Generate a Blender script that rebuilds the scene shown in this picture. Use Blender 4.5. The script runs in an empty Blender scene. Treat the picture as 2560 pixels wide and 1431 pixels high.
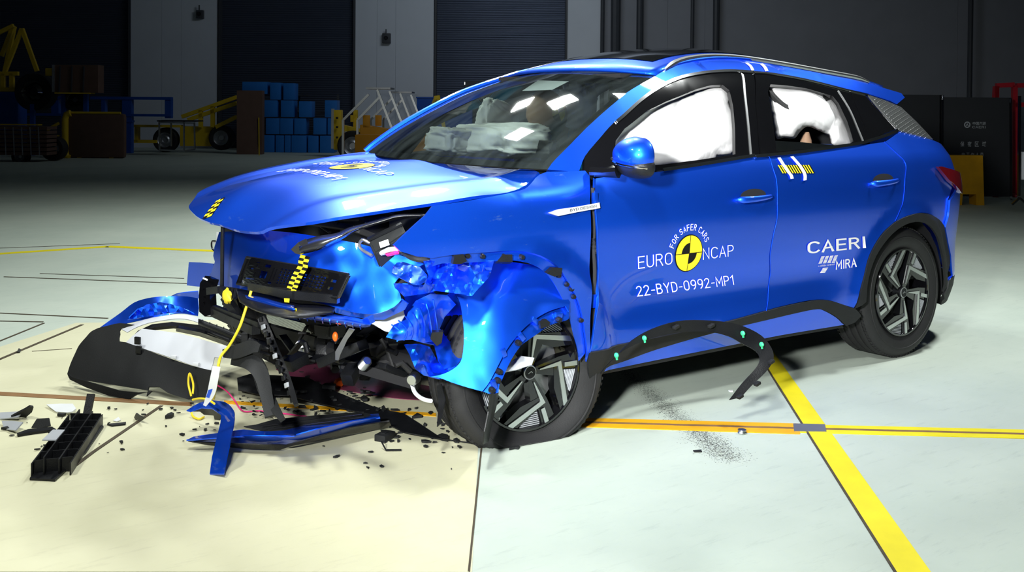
import bpy, bmesh, math, random
import numpy as np
from mathutils import Vector, Matrix, noise
from mathutils.geometry import delaunay_2d_cdt
random.seed(7)
PI = math.pi
scn = bpy.context.scene
COL = scn.collection

# ------------------------------------------------------------------ camera (solved from the known size of the car)
CF, CX, CY, CH = 2545., 1280., 305., 1.326
YAW, ROLL, PITCH, CTX, CTY = math.radians(-125.37), math.radians(.45), math.radians(-.93), 3.466, 4.089
FV = np.array([math.cos(YAW)*math.cos(PITCH), math.sin(YAW)*math.cos(PITCH), math.sin(PITCH)])
_R = np.cross(FV, [0, 0, 1]); _R /= np.linalg.norm(_R); _U = np.cross(_R, FV)
RV = _R*math.cos(ROLL)+_U*math.sin(ROLL); UV_ = _U*math.cos(ROLL)-_R*math.sin(ROLL)
OV = np.array([CTX, CTY, CH])
cam = bpy.data.cameras.new('camera'); camo = bpy.data.objects.new('camera', cam); COL.objects.link(camo)
M = Matrix(((RV[0], UV_[0], -FV[0], CTX), (RV[1], UV_[1], -FV[1], CTY), (RV[2], UV_[2], -FV[2], CH), (0, 0, 0, 1)))
camo.matrix_world = M
cam.sensor_fit = 'HORIZONTAL'; cam.sensor_width = 36; cam.lens = CF/2560*36
cam.shift_y = (CY-715.5)/2560; cam.clip_end = 200
scn.camera = camo

# ------------------------------------------------------------------ world, lamps and added fills, exposure
w = bpy.data.worlds.new('world'); scn.world = w; w.use_nodes = True
w.node_tree.nodes['Background'].inputs[0].default_value = (.55, .7, 1, 1)
w.node_tree.nodes['Background'].inputs[1].default_value = .02
def area(loc, aim, size, power, col=(1, 1, 1), sy=None, spread=None):
    l = bpy.data.lights.new('key_or_fill_lamp', 'AREA'); l.energy = power; l.color = col
    l.shape = 'RECTANGLE'; l.size = size; l.size_y = sy or size
    if spread: l.spread = math.radians(spread)
    o = bpy.data.objects.new('key_or_fill_lamp', l); COL.objects.link(o); o.location = loc
    o.rotation_euler = (Vector(aim)-Vector(loc)).to_track_quat('-Z', 'Y').to_euler(); return o
for lp in ((-.67, -2.5, 4.0), (-1.15, -1.75, 4.05), (.25, -2.6, 4.1)):
    area(lp, (1.2, .2, .7), .34, 44, (.95, 1, .96), .26, 140)
area((-1.5, -5.5, 5.5), (-.5, -5.0, 0), .4, 150, (.95, 1, .96), .4, 125)  # fill lamp added to brighten the floor beyond the car
area((4.6, .0, 4.6), (1.8, .2, .2), .7, 66, (.98, 1, .94), .5, 130)
area((-3.2, 1.4, 5.0), (-2.6, 1.4, 0), .6, 135, (.96, 1, .98), .4, 130)  # added overhead fill for the floor on the right
area((3.3, 2.9, 4.3), (1.5, .8, .5), .45, 62, (.97, 1, .97), .35, 100)
area((4.3, 3.6, 1.9), (.6, .5, 1.1), .3, 62, (.98, 1, .98), .3, 52)  # low fill added beside the camera, lifts the doors and the wrecked front
area((-9, -12.5, 7.2), (-14, -20, 4.), 5, 150, (.8, .9, 1), 1.5)  # weak fill added under the ceiling to lift the back wall
scn.view_settings.view_transform = 'Standard'; scn.view_settings.look = 'None'
scn.view_settings.gamma = 1; scn.view_settings.use_curve_mapping = False
scn.view_settings.exposure = 0.0

# ------------------------------------------------------------------ pixel rays
def ray(px, py): return FV+RV*(px-CX)/CF+UV_*(CY-py)/CF
def at(px, py, ax, v):
    d = ray(px, py); i = 'xyz'.index(ax); return OV+d*((v-OV[i])/d[i])
def proj(p):
    D = np.array(p)-OV; d = D@FV; return (CX+CF*(D@RV)/d, CY-CF*(D@UV_)/d)
RH = np.array([_R[0], _R[1], 0.]); RH /= np.linalg.norm(RH)
FH = np.array([-RH[1], RH[0], 0.]);
if FH@FV < 0: FH = -FH
HALLROT = math.atan2(RH[1], RH[0])
def hp(px, py, D):            # hall coordinates (right, away, up) of a pixel at hall depth D
    d = ray(px, py); t = D/(d@FH); p = OV+d*t; q = p-OV
    return float(q@RH), D, float(p[2])
def hw(X, D, Z=0.): p = OV+RH*X+FH*D; return (p[0], p[1], Z)

# ------------------------------------------------------------------ interpolation
def spl(xs, ys):
    xs = np.array(xs, float); ys = np.array(ys, float); d = np.diff(ys)/np.diff(xs); m = np.zeros(len(xs))
    for i in range(1, len(xs)-1): m[i] = 0 if d[i-1]*d[i] <= 0 else 2*d[i-1]*d[i]/(d[i-1]+d[i])
    m[0] = d[0]; m[-1] = d[-1]
    def f(x):
        x = min(max(x, xs[0]), xs[-1]); i = min(max(int(np.searchsorted(xs, x))-1, 0), len(xs)-2)
        h = xs[i+1]-xs[i]; t = (x-xs[i])/h
        return float(ys[i]*(1+2*t)*(1-t)**2+m[i]*h*t*(1-t)**2+ys[i+1]*t*t*(3-2*t)+m[i+1]*h*t*t*(t-1))
    return f
def rbf(pts, vals):
    P = np.array(pts, float); V = np.array(vals, float); n = len(P)
    c = P.mean(0); s = max(P.std(), 1e-6); Q = (P-c)/s
    if n < 4:
        A = np.hstack([np.ones((n, 1)), Q]); k = np.linalg.lstsq(A, V, rcond=None)[0]
        return lambda x, y: float(k[0]+(np.array([x, y])-c)/s@k[1:])
    K = np.linalg.norm(Q[:, None]-Q[None], axis=2)
    K = np.where(K > 0, K*K*np.log(K+1e-12), 0)+1e-4*np.eye(n); A = np.hstack([np.ones((n, 1)), Q])
    S = np.block([[K, A], [A.T, np.zeros((3, 3))]]); k = np.linalg.solve(S, np.concatenate([V, np.zeros(3)]))
    def f(x, y):
        q = (np.array([x, y])-c)/s; r = np.linalg.norm(Q-q, axis=1); r = np.where(r > 0, r*r*np.log(r+1e-12), 0)
        return float(r@k[:n]+k[n]+q@k[n+1:])
    return f
def cr(pts, n=4):             # smooth open curve through the points
    P = [np.array(p, float) for p in pts]; out = []
    for i in range(len(P)-1):
        a = P[i-1] if i else 2*P[0]-P[1]; b = P[i]; c = P[i+1]; d = P[i+2] if i+2 < len(P) else 2*P[-1]-P[-2]
        for k in range(n):
            t = k/n
            out.append(tuple(.5*((2*b)+(-a+c)*t+(2*a-5*b+4*c-d)*t*t+(-a+3*b-3*c+d)*t**3)))
    out.append(tuple(P[-1])); return out
def sstep(a, b, x): t = min(max((x-a)/(b-a), 0), 1); return t*t*(3-2*t)

# ------------------------------------------------------------------ materials
def new_mat(name):
    m = bpy.data.materials.new(name); m.use_nodes = True; return m, m.node_tree, m.node_tree.nodes['Principled BSDF']
def mat(name, col, rough=.5, metal=0., coat=0., var=.12, scale=8., bump=0., bscale=60., emit=0., spec=.3, rvar=0., coatr=.05):
    m, t, b = new_mat(name); N, L = t.nodes, t.links
    tc = N.new('ShaderNodeTexCoord'); nz = N.new('ShaderNodeTexNoise'); nz.inputs['Scale'].default_value = scale; nz.inputs['Detail'].default_value = 4
    L.new(tc.outputs['Object'], nz.inputs['Vector'])
    mx = N.new('ShaderNodeMix'); mx.data_type = 'RGBA'; L.new(nz.outputs['Fac'], mx.inputs['Factor'])
    mx.inputs[6].default_value = (*[c*(1-var) for c in col], 1); mx.inputs[7].default_value = (*[min(1, c*(1+var)) for c in col], 1)
    L.new(mx.outputs[2], b.inputs['Base Color'])
    b.inputs['Roughness'].default_value = rough; b.inputs['Metallic'].default_value = metal
    b.inputs['Coat Weight'].default_value = coat; b.inputs['Coat Roughness'].default_value = coatr
    b.inputs['Specular IOR Level'].default_value = spec
    if rvar:
        mr = N.new('ShaderNodeMapRange'); L.new(nz.outputs['Fac'], mr.inputs[0]); mr.inputs[1].default_value = .3; mr.inputs[2].default_value = .7
        mr.inputs[3].default_value = max(0, rough-rvar); mr.inputs[4].default_value = rough+rvar; L.new(mr.outputs[0], b.inputs['Roughness'])
    if bump:
        n2 = N.new('ShaderNodeTexNoise'); n2.inputs['Scale'].default_value = bscale; L.new(tc.outputs['Object'], n2.inputs['Vector'])
        bp = N.new('ShaderNodeBump'); bp.inputs['Strength'].default_value = bump; bp.inputs['Distance'].default_value = .01
        L.new(n2.outputs['Fac'], bp.inputs['Height']); L.new(bp.outputs[0], b.inputs['Normal'])
    if emit:
        b.inputs['Emission Color'].default_value = (*col, 1); b.inputs['Emission Strength'].default_value = emit
    return m
def paint_mat(name, col, scratch=.0):
    m, t, b = new_mat(name); N, L = t.nodes, t.links
    tc = N.new('ShaderNodeTexCoord')
    v = N.new('ShaderNodeTexVoronoi'); v.inputs['Scale'].default_value = 900; L.new(tc.outputs['Object'], v.inputs['Vector'])
    mr = N.new('ShaderNodeMapRange'); L.new(v.outputs['Distance'], mr.inputs[0]); mr.inputs[3].default_value = .85; mr.inputs[4].default_value = 1.15
    mul = N.new('ShaderNodeVectorMath'); mul.operation = 'SCALE'; mul.inputs[0].default_value = col; L.new(mr.outputs[0], mul.inputs['Scale'])
    src = mul.outputs[0]
    # worn pale scuffs: dust and scratches left by the crash
    nz = N.new('ShaderNodeTexNoise'); nz.inputs['Scale'].default_value = 5; nz.inputs['Detail'].default_value = 9; nz.inputs['Roughness'].default_value = .75
    mp = N.new('ShaderNodeMapping'); mp.inputs['Scale'].default_value = (1, 1, 3); mp.inputs['Rotation'].default_value = (.3, .5, .2)
    L.new(tc.outputs['Object'], mp.inputs[0]); L.new(mp.outputs[0], nz.inputs['Vector'])
    r2 = N.new('ShaderNodeMapRange'); L.new(nz.outputs['Fac'], r2.inputs[0]); r2.inputs[1].default_value = .62; r2.inputs[2].default_value = .72
    r2.inputs[3].default_value = 0; r2.inputs[4].default_value = scratch
    mx = N.new('ShaderNodeMix'); mx.data_type = 'RGBA'; L.new(r2.outputs[0], mx.inputs['Factor']); L.new(src, mx.inputs[6]); mx.inputs[7].default_value = (.25, .5, .85, 1)
    L.new(mx.outputs[2], b.inputs['Base Color'])
    b.inputs['Metallic'].default_value = .88; b.inputs['Roughness'].default_value = .42
    b.inputs['Coat Weight'].default_value = 1; b.inputs['Coat Roughness'].default_value = .03
    return m
PAINT = paint_mat('blue_paint', (.006, .112, 1.0)); PAINT_S = paint_mat('scuffed_blue_paint', (.006, .112, 1.0), .5)
BLK = mat('black_plastic', (.007, .0075, .009), .4, bump=.15, bscale=300, rvar=.1)
BLKD = mat('dull_black_plastic', (.011, .012, .013), .65, bump=.2, bscale=400)
GLOSSB = mat('gloss_black', (.004, .004, .005), .08, coat=1)
RUB = mat('rubber', (.018, .018, .019), .62, bump=.1, bscale=200, var=.3)
CHR = mat('chrome', (.8, .82, .84), .12, 1.)
BADGE = mat('badge_metal', (.62, .64, .66), .3, .45)
SATIN = mat('satin_aluminium', (.62, .64, .64), .3, 1., var=.05)
ALU = mat('dull_metal', (.45, .46, .47), .4, .9, var=.2)
WHT = mat('white_sticker', (.85, .85, .85), .5, var=.02)
YEL = mat('yellow_sticker', (.9, .72, .02), .45, var=.03)
BLKS = mat('black_sticker', (.006, .006, .006), .5, spec=.15)
BAGM = mat('airbag_cloth', (.82, .81, .82), .85, var=.05, scale=14, bump=.5, bscale=14)
DARK = mat('dark_interior', (.012, .012, .014), .8)
RED = mat('red_lens', (.10, .003, .006), .12, coat=1)
GREYP = mat('grey_plastic', (.38, .40, .43), .45, var=.05)
LGREY = mat('pale_grey_plastic', (.62, .64, .68), .5, var=.08)
WPL = mat('white_plastic', (.72, .74, .76), .5, var=.1)
GRN = mat('green_clip', (.05, .6, .25), .4)
YWIRE = mat('yellow_cable', (.8, .62, .03), .5)
PWIRE = mat('pink_cable', (.75, .03, .22), .5)
SKIN = mat('dummy_vinyl', (.42, .26, .17), .5, var=.1)
SHIRT = mat('blue_shirt', (.02, .28, .5), .8, bump=.3, bscale=90)
MAROON = mat('maroon_cloth', (.16, .015, .02), .7)
NAVY = mat('navy_cloth', (.02, .035, .12), .8)
ORANGE = mat('orange_plastic', (.8, .12, .01), .4)
YPAINT = mat('yellow_machine_paint', (.62, .42, .015), .45, var=.2, scale=3, rvar=.1)
OPAINT = mat('orange_machine_paint', (.60, .26, .012), .5, var=.15, scale=3)
BPAINT = mat('blue_machine_paint', (.01, .07, .34), .45, var=.2, scale=3)
BBOX = mat('blue_box', (.015, .16, .52), .5, var=.15, scale=4, bump=.4, bscale=5)
BROWN = mat('brown_board', (.13, .075, .055), .7, var=.2, scale=5)
REDP = mat('tubular_rack_paint', (.35, .01, .02), .5)
def glass_mat(name, tint, refl):
    m, t, b = new_mat(name); N, L = t.nodes, t.links; N.remove(b); out = N['Material Output']
    tr = N.new('ShaderNodeBsdfTransparent'); tr.inputs[0].default_value = (*tint, 1)
    gl = N.new('ShaderNodeBsdfGlossy'); gl.inputs['Roughness'].default_value = .03
    fr = N.new('ShaderNodeFresnel'); fr.inputs[0].default_value = 1.5
    ma = N.new('ShaderNodeMath'); ma.operation = 'MULTIPLY_ADD'; L.new(fr.outputs[0], ma.inputs[0]); ma.inputs[1].default_value = 1; ma.inputs[2].default_value = refl
    df = N.new('ShaderNodeBsdfDiffuse'); df.inputs[0].default_value = (.55, .7, .72, 1)     # thin dust on the pane
    nz = N.new('ShaderNodeTexNoise'); nz.inputs['Scale'].default_value = 3; nz.inputs['Detail'].default_value = 8; tc = N.new('ShaderNodeTexCoord')
    mp = N.new('ShaderNodeMapping'); mp.inputs['Scale'].default_value = (1, 4, 2); L.new(tc.outputs['Object'], mp.inputs[0]); L.new(mp.outputs[0], nz.inputs['Vector'])
    mr = N.new('ShaderNodeMapRange'); L.new(nz.outputs['Fac'], mr.inputs[0]); mr.inputs[1].default_value = .35; mr.inputs[2].default_value = .8; mr.inputs[3].default_value = .004; mr.inputs[4].default_value = .045
    m1 = N.new('ShaderNodeMixShader'); L.new(mr.outputs[0], m1.inputs[0]); L.new(tr.outputs[0], m1.inputs[1]); L.new(df.outputs[0], m1.inputs[2])
    m2 = N.new('ShaderNodeMixShader'); L.new(ma.outputs[0], m2.inputs[0]); L.new(m1.outputs[0], m2.inputs[1]); L.new(gl.outputs[0], m2.inputs[2])
    L.new(m2.outputs[0], out.inputs[0]); return m
GLASS = glass_mat('windshield_glass', (.84, .95, .89), .0)
SGLASS = glass_mat('side_glass', (.45, .52, .52), .0)

# ------------------------------------------------------------------ object helpers
def tag(o, label=None, cat=None, group=None, kind=None):
    if label: o['label'] = label
    if cat: o['category'] = cat
    if group: o['group'] = group
    if kind: o['kind'] = kind
    return o
def thing(name, label, cat, loc=(0, 0, 0), rotz=0., group=None):
    o = bpy.data.objects.new(name, None); COL.objects.link(o); o.location = loc; o.rotation_euler = (0, 0, rotz); o.empty_display_size = .1
    return tag(o, label, cat, group)
def link(name, me, m, parent=None, sharp=35, smooth=True):
    o = bpy.data.objects.new(name, me); COL.objects.link(o)
    if not isinstance(m, (list, tuple)): m = [m]
    for x in m: me.materials.append(x)
    if smooth:
        me.shade_smooth()
        if sharp: me.set_sharp_from_angle(angle=math.radians(sharp))
    if parent is not None: o.parent = parent
    return o
class MB:
    def __init__(s): s.v = []; s.f = []; s.mi = []
    def add(s, vs, fs, mi=0):
        b = len(s.v); s.v += [tuple(float(c) for c in v) for v in vs]; s.f += [tuple(i+b for i in f) for f in fs]; s.mi += [mi]*len(fs); return s
    def box(s, c, d, rot=None, mi=0, bev=.0):
        hx, hy, hz = d[0]/2, d[1]/2, d[2]/2; R = rot or Matrix.Identity(3); c = Vector(c)
        if bev <= 0:
            vs = [c+R@Vector((x*hx, y*hy, z*hz)) for x in (-1, 1) for y in (-1, 1) for z in (-1, 1)]
            return s.add(vs, [(0, 1, 3, 2), (4, 6, 7, 5), (0, 4, 5, 1), (2, 3, 7, 6), (0, 2, 6, 4), (1, 5, 7, 3)], mi)
        bm = bmesh.new(); bmesh.ops.create_cube(bm, size=1)
        bmesh.ops.scale(bm, vec=d, verts=bm.verts); bmesh.ops.bevel(bm, geom=bm.edges[:], offset=bev, segments=2, affect='EDGES', profile=.6)
        vs = [c+R@v.co for v in bm.verts]; bm.verts.index_update(); fs = [[v.index for v in f.verts] for f in bm.faces]; bm.free()
        return s.add(vs, fs, mi)
    def bar(s, p, q, w=.03, h=None, mi=0, up=(0, 0, 1)):
        p = Vector(p); q = Vector(q); d = q-p; L = d.length
        if L < 1e-6: return s
        z = d/L; u = Vector(up)
        if abs(z.dot(u)) > .97: u = Vector((1, 0, 0))
        x = u.cross(z).normalized(); y = z.cross(x); R = Matrix((x, y, z)).transposed()
        return s.box((p+q)/2, (w, h or w, L), R, mi)
    def tube(s, pts, r, seg=8, mi=0, cap=True):
        P = [Vector(tuple(p)) for p in pts]; n = len(P); rr = r if isinstance(r, (list, tuple)) else [r]*n
        vs = []; prev = None
        for i in range(n):
            t = (P[min(i+1, n-1)]-P[max(i-1, 0)]).normalized()
            if prev is None:
                a = Vector((0, 0, 1)) if abs(t.z) < .9 else Vector((1, 0, 0)); x = a.cross(t).normalized()
            else:
                x = (prev-t*prev.dot(t)).normalized()
            prev = x; y = t.cross(x)
            for k in range(seg):
                a = 2*PI*k/seg; vs.append(P[i]+(x*math.cos(a)+y*math.sin(a))*rr[i])
        fs = [(i*seg+k, i*seg+(k+1) % seg, (i+1)*seg+(k+1) % seg, (i+1)*seg+k) for i in range(n-1) for k in range(seg)]
        if cap: fs += [tuple(range(seg-1, -1, -1)), tuple((n-1)*seg+k for k in range(seg))]
        return s.add(vs, fs, mi)
    def lathe(s, prof, M4=None, seg=48, mi=0, close=False):     # prof: (r, axial) spun about local Z
        M4 = M4 or Matrix.Identity(4); n = len(prof)
        vs = [M4@Vector((r*math.cos(2*PI*k/seg), r*math.sin(2*PI*k/seg), a)) for r, a in prof for k in range(seg)]
        m = n if close else n-1
        fs = [(i*seg+k, i*seg+(k+1) % seg, ((i+1) % n)*seg+(k+1) % seg, ((i+1) % n)*seg+k) for i in range(m) for k in range(seg)]
        return s.add(vs, fs, mi)
    def prism(s, poly, M4, h, mi=0):     # polygon in local XY extruded along local Z
        n = len(poly); vs = [M4@Vector((x, y, 0)) for x, y in poly]+[M4@Vector((x, y, h)) for x, y in poly]
        fs = [(i, (i+1) % n, (i+1) % n+n, i+n) for i in range(n)]
        s.add(vs, fs, mi); b = len(s.v)-2*n
        tr = tri2(poly)
        for a in tr: s.f.append(tuple(b+i for i in a[::-1])); s.mi.append(mi); s.f.append(tuple(b+n+i for i in a)); s.mi.append(mi)
        return s
    def ell(s, c, r, rot=None, seg=16, rings=10, mi=0, fn=None):
        R = rot or Matrix.Identity(3); c = Vector(c); vs = []; fs = []
        for i in range(rings+1):
            th = PI*i/rings
            for k in range(seg):
                a = 2*PI*k/seg; v = Vector((math.sin(th)*math.cos(a), math.sin(th)*math.sin(a), math.cos(th)))
                if fn: v = fn(v)
                vs.append(c+R@Vector((v.x*r[0], v.y*r[1], v.z*r[2])))
        fs = [(i*seg+k, (i+1)*seg+k, (i+1)*seg+(k+1) % seg, i*seg+(k+1) % seg) for i in range(rings) for k in range(seg)]
        return s.add(vs, fs, mi)
    def build(s, name, m, parent=None, sharp=35, smooth=True, weld=True):
        me = bpy.data.meshes.new(name); me.from_pydata(s.v, [], s.f)
        for p, i in zip(me.polygons, s.mi): p.material_index = i
        if weld:
            bm = bmesh.new(); bm.from_mesh(me); bmesh.ops.remove_doubles(bm, verts=bm.verts, dist=1e-6)
            bmesh.ops.recalc_face_normals(bm, faces=bm.faces); bm.to_mesh(me); bm.free()
        return link(name, me, m, parent, sharp, smooth)
def inside(poly, x, y):
    c = False; n = len(poly); j = n-1
    for i in range(n):
        xi, yi = poly[i]; xj, yj = poly[j]
        if (yi > y) != (yj > y) and x < (xj-xi)*(y-yi)/(yj-yi)+xi: c = not c
        j = i
    return c
def segd(poly, x, y, closed=True):
    P = np.array(poly); Q = np.roll(P, -1, 0) if closed else P[1:]; P = P if closed else P[:-1]
    d = Q-P; l = (d**2).sum(1)+1e-12; t = np.clip((((x, y)-P)*d).sum(1)/l, 0, 1); e = P+d*t[:, None]-(x, y)
    return float(np.sqrt((e**2).sum(1)).min())
def resample(poly, step, closed=True):
    out = []; n = len(poly)
    for i in range(n if closed else n-1):
        a = np.array(poly[i], float); b = np.array(poly[(i+1) % n], float); L = np.linalg.norm(b-a); k = max(1, int(round(L/step)))
        if L < 1e-7: continue
        for j in range(k): out.append(tuple(a+(b-a)*j/k))
    if not closed: out.append(tuple(poly[-1]))
    return out
def tri2(poly, holes=(), grid=None, step=1e9):
    pts = [Vector(p) for p in poly]; ed = [(i, (i+1) % len(poly)) for i in range(len(poly))]
    for h in holes:
        b = len(pts); pts += [Vector(p) for p in h]; ed += [(b+i, b+(i+1) % len(h)) for i in range(len(h))]
    if grid: pts += [Vector(p) for p in grid]
    r = delaunay_2d_cdt(pts, ed, [], 0, 1e-7)
    out = []
    for t in r[2]:
        c = sum((r[0][i] for i in t), Vector((0, 0)))/3
        if inside(poly, c.x, c.y) and not any(inside(h, c.x, c.y) for h in holes):
            out.append(tuple(t))
    if grid is None:
        return [tuple(r[3][i][0] for i in t) for t in out]
    return r[0], out
def sheet(name, outline, fn, step, m, parent=None, thick=.004, holes=(), sharp=40, smooth=True, bstep=None, inward=None):
    """mesh a 2D outline, lift every point with fn(u,v)->xyz and give it thickness"""
    bs = bstep or step
    ol = resample(outline, bs); hs = [resample(h, bs) for h in holes]
    P = np.array(ol); lo = P.min(0); hi = P.max(0); g = []
    nx = int((hi[0]-lo[0])/step)+1; ny = int((hi[1]-lo[1])/step)+1
    for i in range(nx+1):
        for j in range(ny+1):
            x = lo[0]+i*step+(step/2 if j % 2 else 0); y = lo[1]+j*step
            if inside(ol, x, y) and segd(ol, x, y) > step*.4 and not any(inside(h, x, y) or segd(h, x, y) < step*.4 for h in hs): g.append((x, y))
    V2, T = tri2(ol, hs, g)
    V = [Vector(tuple(fn(p.x, p.y))) for p in V2]
    used = sorted({i for t in T for i in t}); mp = {i: k for k, i in enumerate(used)}; V = [V[i] for i in used]; T = [tuple(mp[i] for i in t) for t in T]
    if thick:
        N = [Vector((0, 0, 0)) for _ in V]
        for a, b, c in T:
            n = (V[b]-V[a]).cross(V[c]-V[a])
            for i in (a, b, c): N[i] += n
        cen = Vector(tuple(OV)) if inward is None else inward
        s = sum((n.dot(cen-v) for n, v in zip(N, V)))
        sg = 1 if s > 0 else -1      # front side faces the viewer's side of the car
        nV = len(V); back = [v-n.normalized()*sg*thick if n.length > 0 else v for v, n in zip(V, N)]
        ec = {}
        for t in T:
            for i in range(3):
                e = (t[i], t[(i+1) % 3]); ec[e] = 1
        F = list(T)+[(c+nV, b+nV, a+nV) for a, b, c in T]
        for (a, b) in ec:
            if (b, a) not in ec: F.append((b, a, a+nV, b+nV))
        V = V+back; T = F
    me = bpy.data.meshes.new(name); me.from_pydata([tuple(v) for v in V], [], T)
    bm = bmesh.new(); bm.from_mesh(me); bmesh.ops.recalc_face_normals(bm, faces=bm.faces); bm.to_mesh(me); bm.free()
    return link(name, me, m, parent, sharp, smooth)
def patch(name, outline, ctrl, axis, m, parent=None, step=12, thick=.004, amp=0., freq=.02, sm=0, holes=(), seed=0., smooth=True, sharp=40, offs=0., ridge=0.):
    """a real sheet of metal or plastic: the outline seen in the photo, each point on the coordinate plane its control points give"""
    f = rbf([c[:2] for c in ctrl], [c[2] for c in ctrl])
    if sm: outline = cr(list(outline)+[outline[0]], sm)[:-1]
    def fn(x, y):
        v = f(x, y)+offs
        if amp:
            n = noise.noise(Vector((x*freq, y*freq, seed)))
            if ridge: n = n*(1-ridge)+ridge*(1-2*abs(noise.noise(Vector((x*freq*1.7, y*freq*1.1, seed+9)))))
            v += amp*n+amp*.4*noise.noise(Vector((x*freq*3.1, y*freq*3.1, seed+3)))
        return at(x, y, axis, v)
    o = sheet(name, outline, fn, step, m, parent, thick, holes, sharp, smooth)
    o_fn[o.name] = fn
    return o
o_fn = {}
def pline(pts, axis):                 # (px,py,val) list -> world points
    return [at(p[0], p[1], axis, p[2]) for p in pts]
def mirror_obj(o, name=None):
    me = o.data.copy(); me.transform(Matrix.Diagonal((1, -1, 1, 1))); me.flip_normals()
    c = bpy.data.objects.new(name or o.name.split('.')[0], me); COL.objects.link(c); c.parent = o.parent; return c
def _arc(cx, cy, rx, ry, a0, a1, n=8): return [(cx+rx*math.cos(math.radians(a0+(a1-a0)*i/n)), cy+ry*math.sin(math.radians(a0+(a1-a0)*i/n))) for i in range(n+1)]
_O = _arc(.3, .68, .3, .32, 0, 180)+_arc(.3, .32, .3, .32, 180, 360)+[(.6, .68)]
GL = {'E': [[(.5, 1), (0, 1), (0, 0), (.5, 0)], [(0, .52), (.44, .52)]], 'F': [[(.5, 1), (0, 1), (0, 0)], [(0, .52), (.44, .52)]], 'U': [[(0, 1), (0, .3)]+_arc(.28, .3, .28, .3, 180, 360)+[(.56, 1)]],
      'R': [[(0, 0), (0, 1), (.28, 1)]+_arc(.28, .76, .24, .24, 90, -90)+[(0, .52)], [(.28, .52), (.56, 0)]], 'O': [_O], '0': [[(x*.87, y) for x, y in _O]], 'N': [[(0, 0), (0, 1), (.56, 0), (.56, 1)]],
      'C': [_arc(.32, .66, .32, .34, 35, 180)+_arc(.32, .34, .32, .34, 180, 325)], 'A': [[(0, 0), (.3, 1), (.6, 0)], [(.11, .34), (.49, .34)]], 'P': [[(0, 0), (0, 1), (.28, 1)]+_arc(.28, .73, .26, .27, 90, -90)+[(0, .46)]],
      'S': [_arc(.27, .75, .25, .25, 30, 270)+_arc(.27, .25, .27, .25, 90, -150)], 'B': [[(0, 0), (0, 1), (.26, 1)]+_arc(.26, .76, .22, .24, 90, -90)+[(0, .52), (.28, .52)]+_arc(.28, .26, .26, .26, 90, -90)+[(0, 0)]],
      'Y': [[(0, 1), (.28, .48), (.56, 1)], [(.28, .48), (.28, 0)]], 'D': [[(0, 0), (0, 1), (.2, 1)]+_arc(.2, .62, .36, .38, 90, 0)+_arc(.2, .38, .36, .38, 0, -90)+[(0, 0)]], 'M': [[(0, 0), (0, 1), (.34, .3), (.68, 1), (.68, 0)]],
      'I': [[(.05, 0), (.05, 1)]], 'G': [_arc(.32, .66, .32, .34, 35, 180)+_arc(.32, .34, .32, .34, 180, 350)+[(.62, .48), (.36, .48)]], 'H': [[(0, 0), (0, 1)], [(.56, 0), (.56, 1)], [(0, .52), (.56, .52)]],
      '-': [[(.02, .42), (.3, .42)]], '1': [[(.0, .78), (.24, 1), (.24, 0)]], '2': [_arc(.25, .74, .25, .26, 160, -35)+[(0, 0), (.52, 0)]], '9': [_arc(.26, .70, .26, .30, 0, 360, 14), [(.52, .70)]+_arc(.16, .62, .36, .62, 0, -75)]}
def text_mesh(s, bold=0.):
    """strokes of plain sans capitals; other scripts come from the text tool"""
    if all(c in GL or c == ' ' for c in s):
        th = .075+bold*1.6; V = []; Fc = []; x = 0.
        for c in s:
            if c == ' ': x += .35; continue
            wd = 0
            for st in GL[c]:
                st = [p for i, p in enumerate(st) if i == 0 or math.dist(p, st[i-1]) > 1e-3]
                n = len(st); L_ = []; R_ = []
                for i, p in enumerate(st):
                    p = np.array(p, float); a = np.array(st[max(i-1, 0)]); b = np.array(st[min(i+1, n-1)])
                    d1 = p-a; d2 = b-p; l1, l2 = np.linalg.norm(d1), np.linalg.norm(d2)
                    if i == 0: d = d2/l2; k = 1
                    elif i == n-1: d = d1/l1; k = 1
                    else:
                        d1 /= l1; d2 /= l2; d = d1+d2; q = np.linalg.norm(d); d = d/q if q > .1 else d2; k = min(2.2, 1/max(.3, math.sqrt(max(0, (1+d1@d2)/2))))
                    e = d*th/2 if i in (0, n-1) and len(st) > 1 else 0*d
                    p = p-e if i == 0 else (p+e if i == n-1 else p); nn = np.array([-d[1], d[0]])*th/2*k
                    L_.append(p+nn); R_.append(p-nn); wd = max(wd, st[i][0])
                b0 = len(V)
                for l_, r_ in zip(L_, R_): V += [(l_[0]+x, l_[1]), (r_[0]+x, r_[1])]
                Fc += [(b0+2*i, b0+2*i+1, b0+2*i+3, b0+2*i+2) for i in range(n-1)]
            x += wd+.24+bold
        A = np.array(V); lo = A.min(0); hi = A.max(0); return [tuple((p-lo)/(hi-lo)) for p in A], Fc, (hi-lo)[0]/(hi-lo)[1]
    cu = bpy.data.curves.new('t', 'FONT'); cu.body = s; cu.size = 1; cu.offset = bold; cu.resolution_u = 6
    o = bpy.data.objects.new('t', cu); COL.objects.link(o); dg = bpy.context.evaluated_depsgraph_get(); dg.update()
    me = bpy.data.meshes.new_from_object(o.evaluated_get(dg)); vs = [(v.co.x, v.co.y) for v in me.vertices]; fs = [tuple(p.vertices) for p in me.polygons]
    bpy.data.objects.remove(o); bpy.data.curves.remove(cu); bpy.data.meshes.remove(me)
    A = np.array(vs); lo = A.min(0); hi = A.max(0); return [tuple((p-lo)/(hi-lo)) for p in A], fs, (hi-lo)[0]/(hi-lo)[1]


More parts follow.
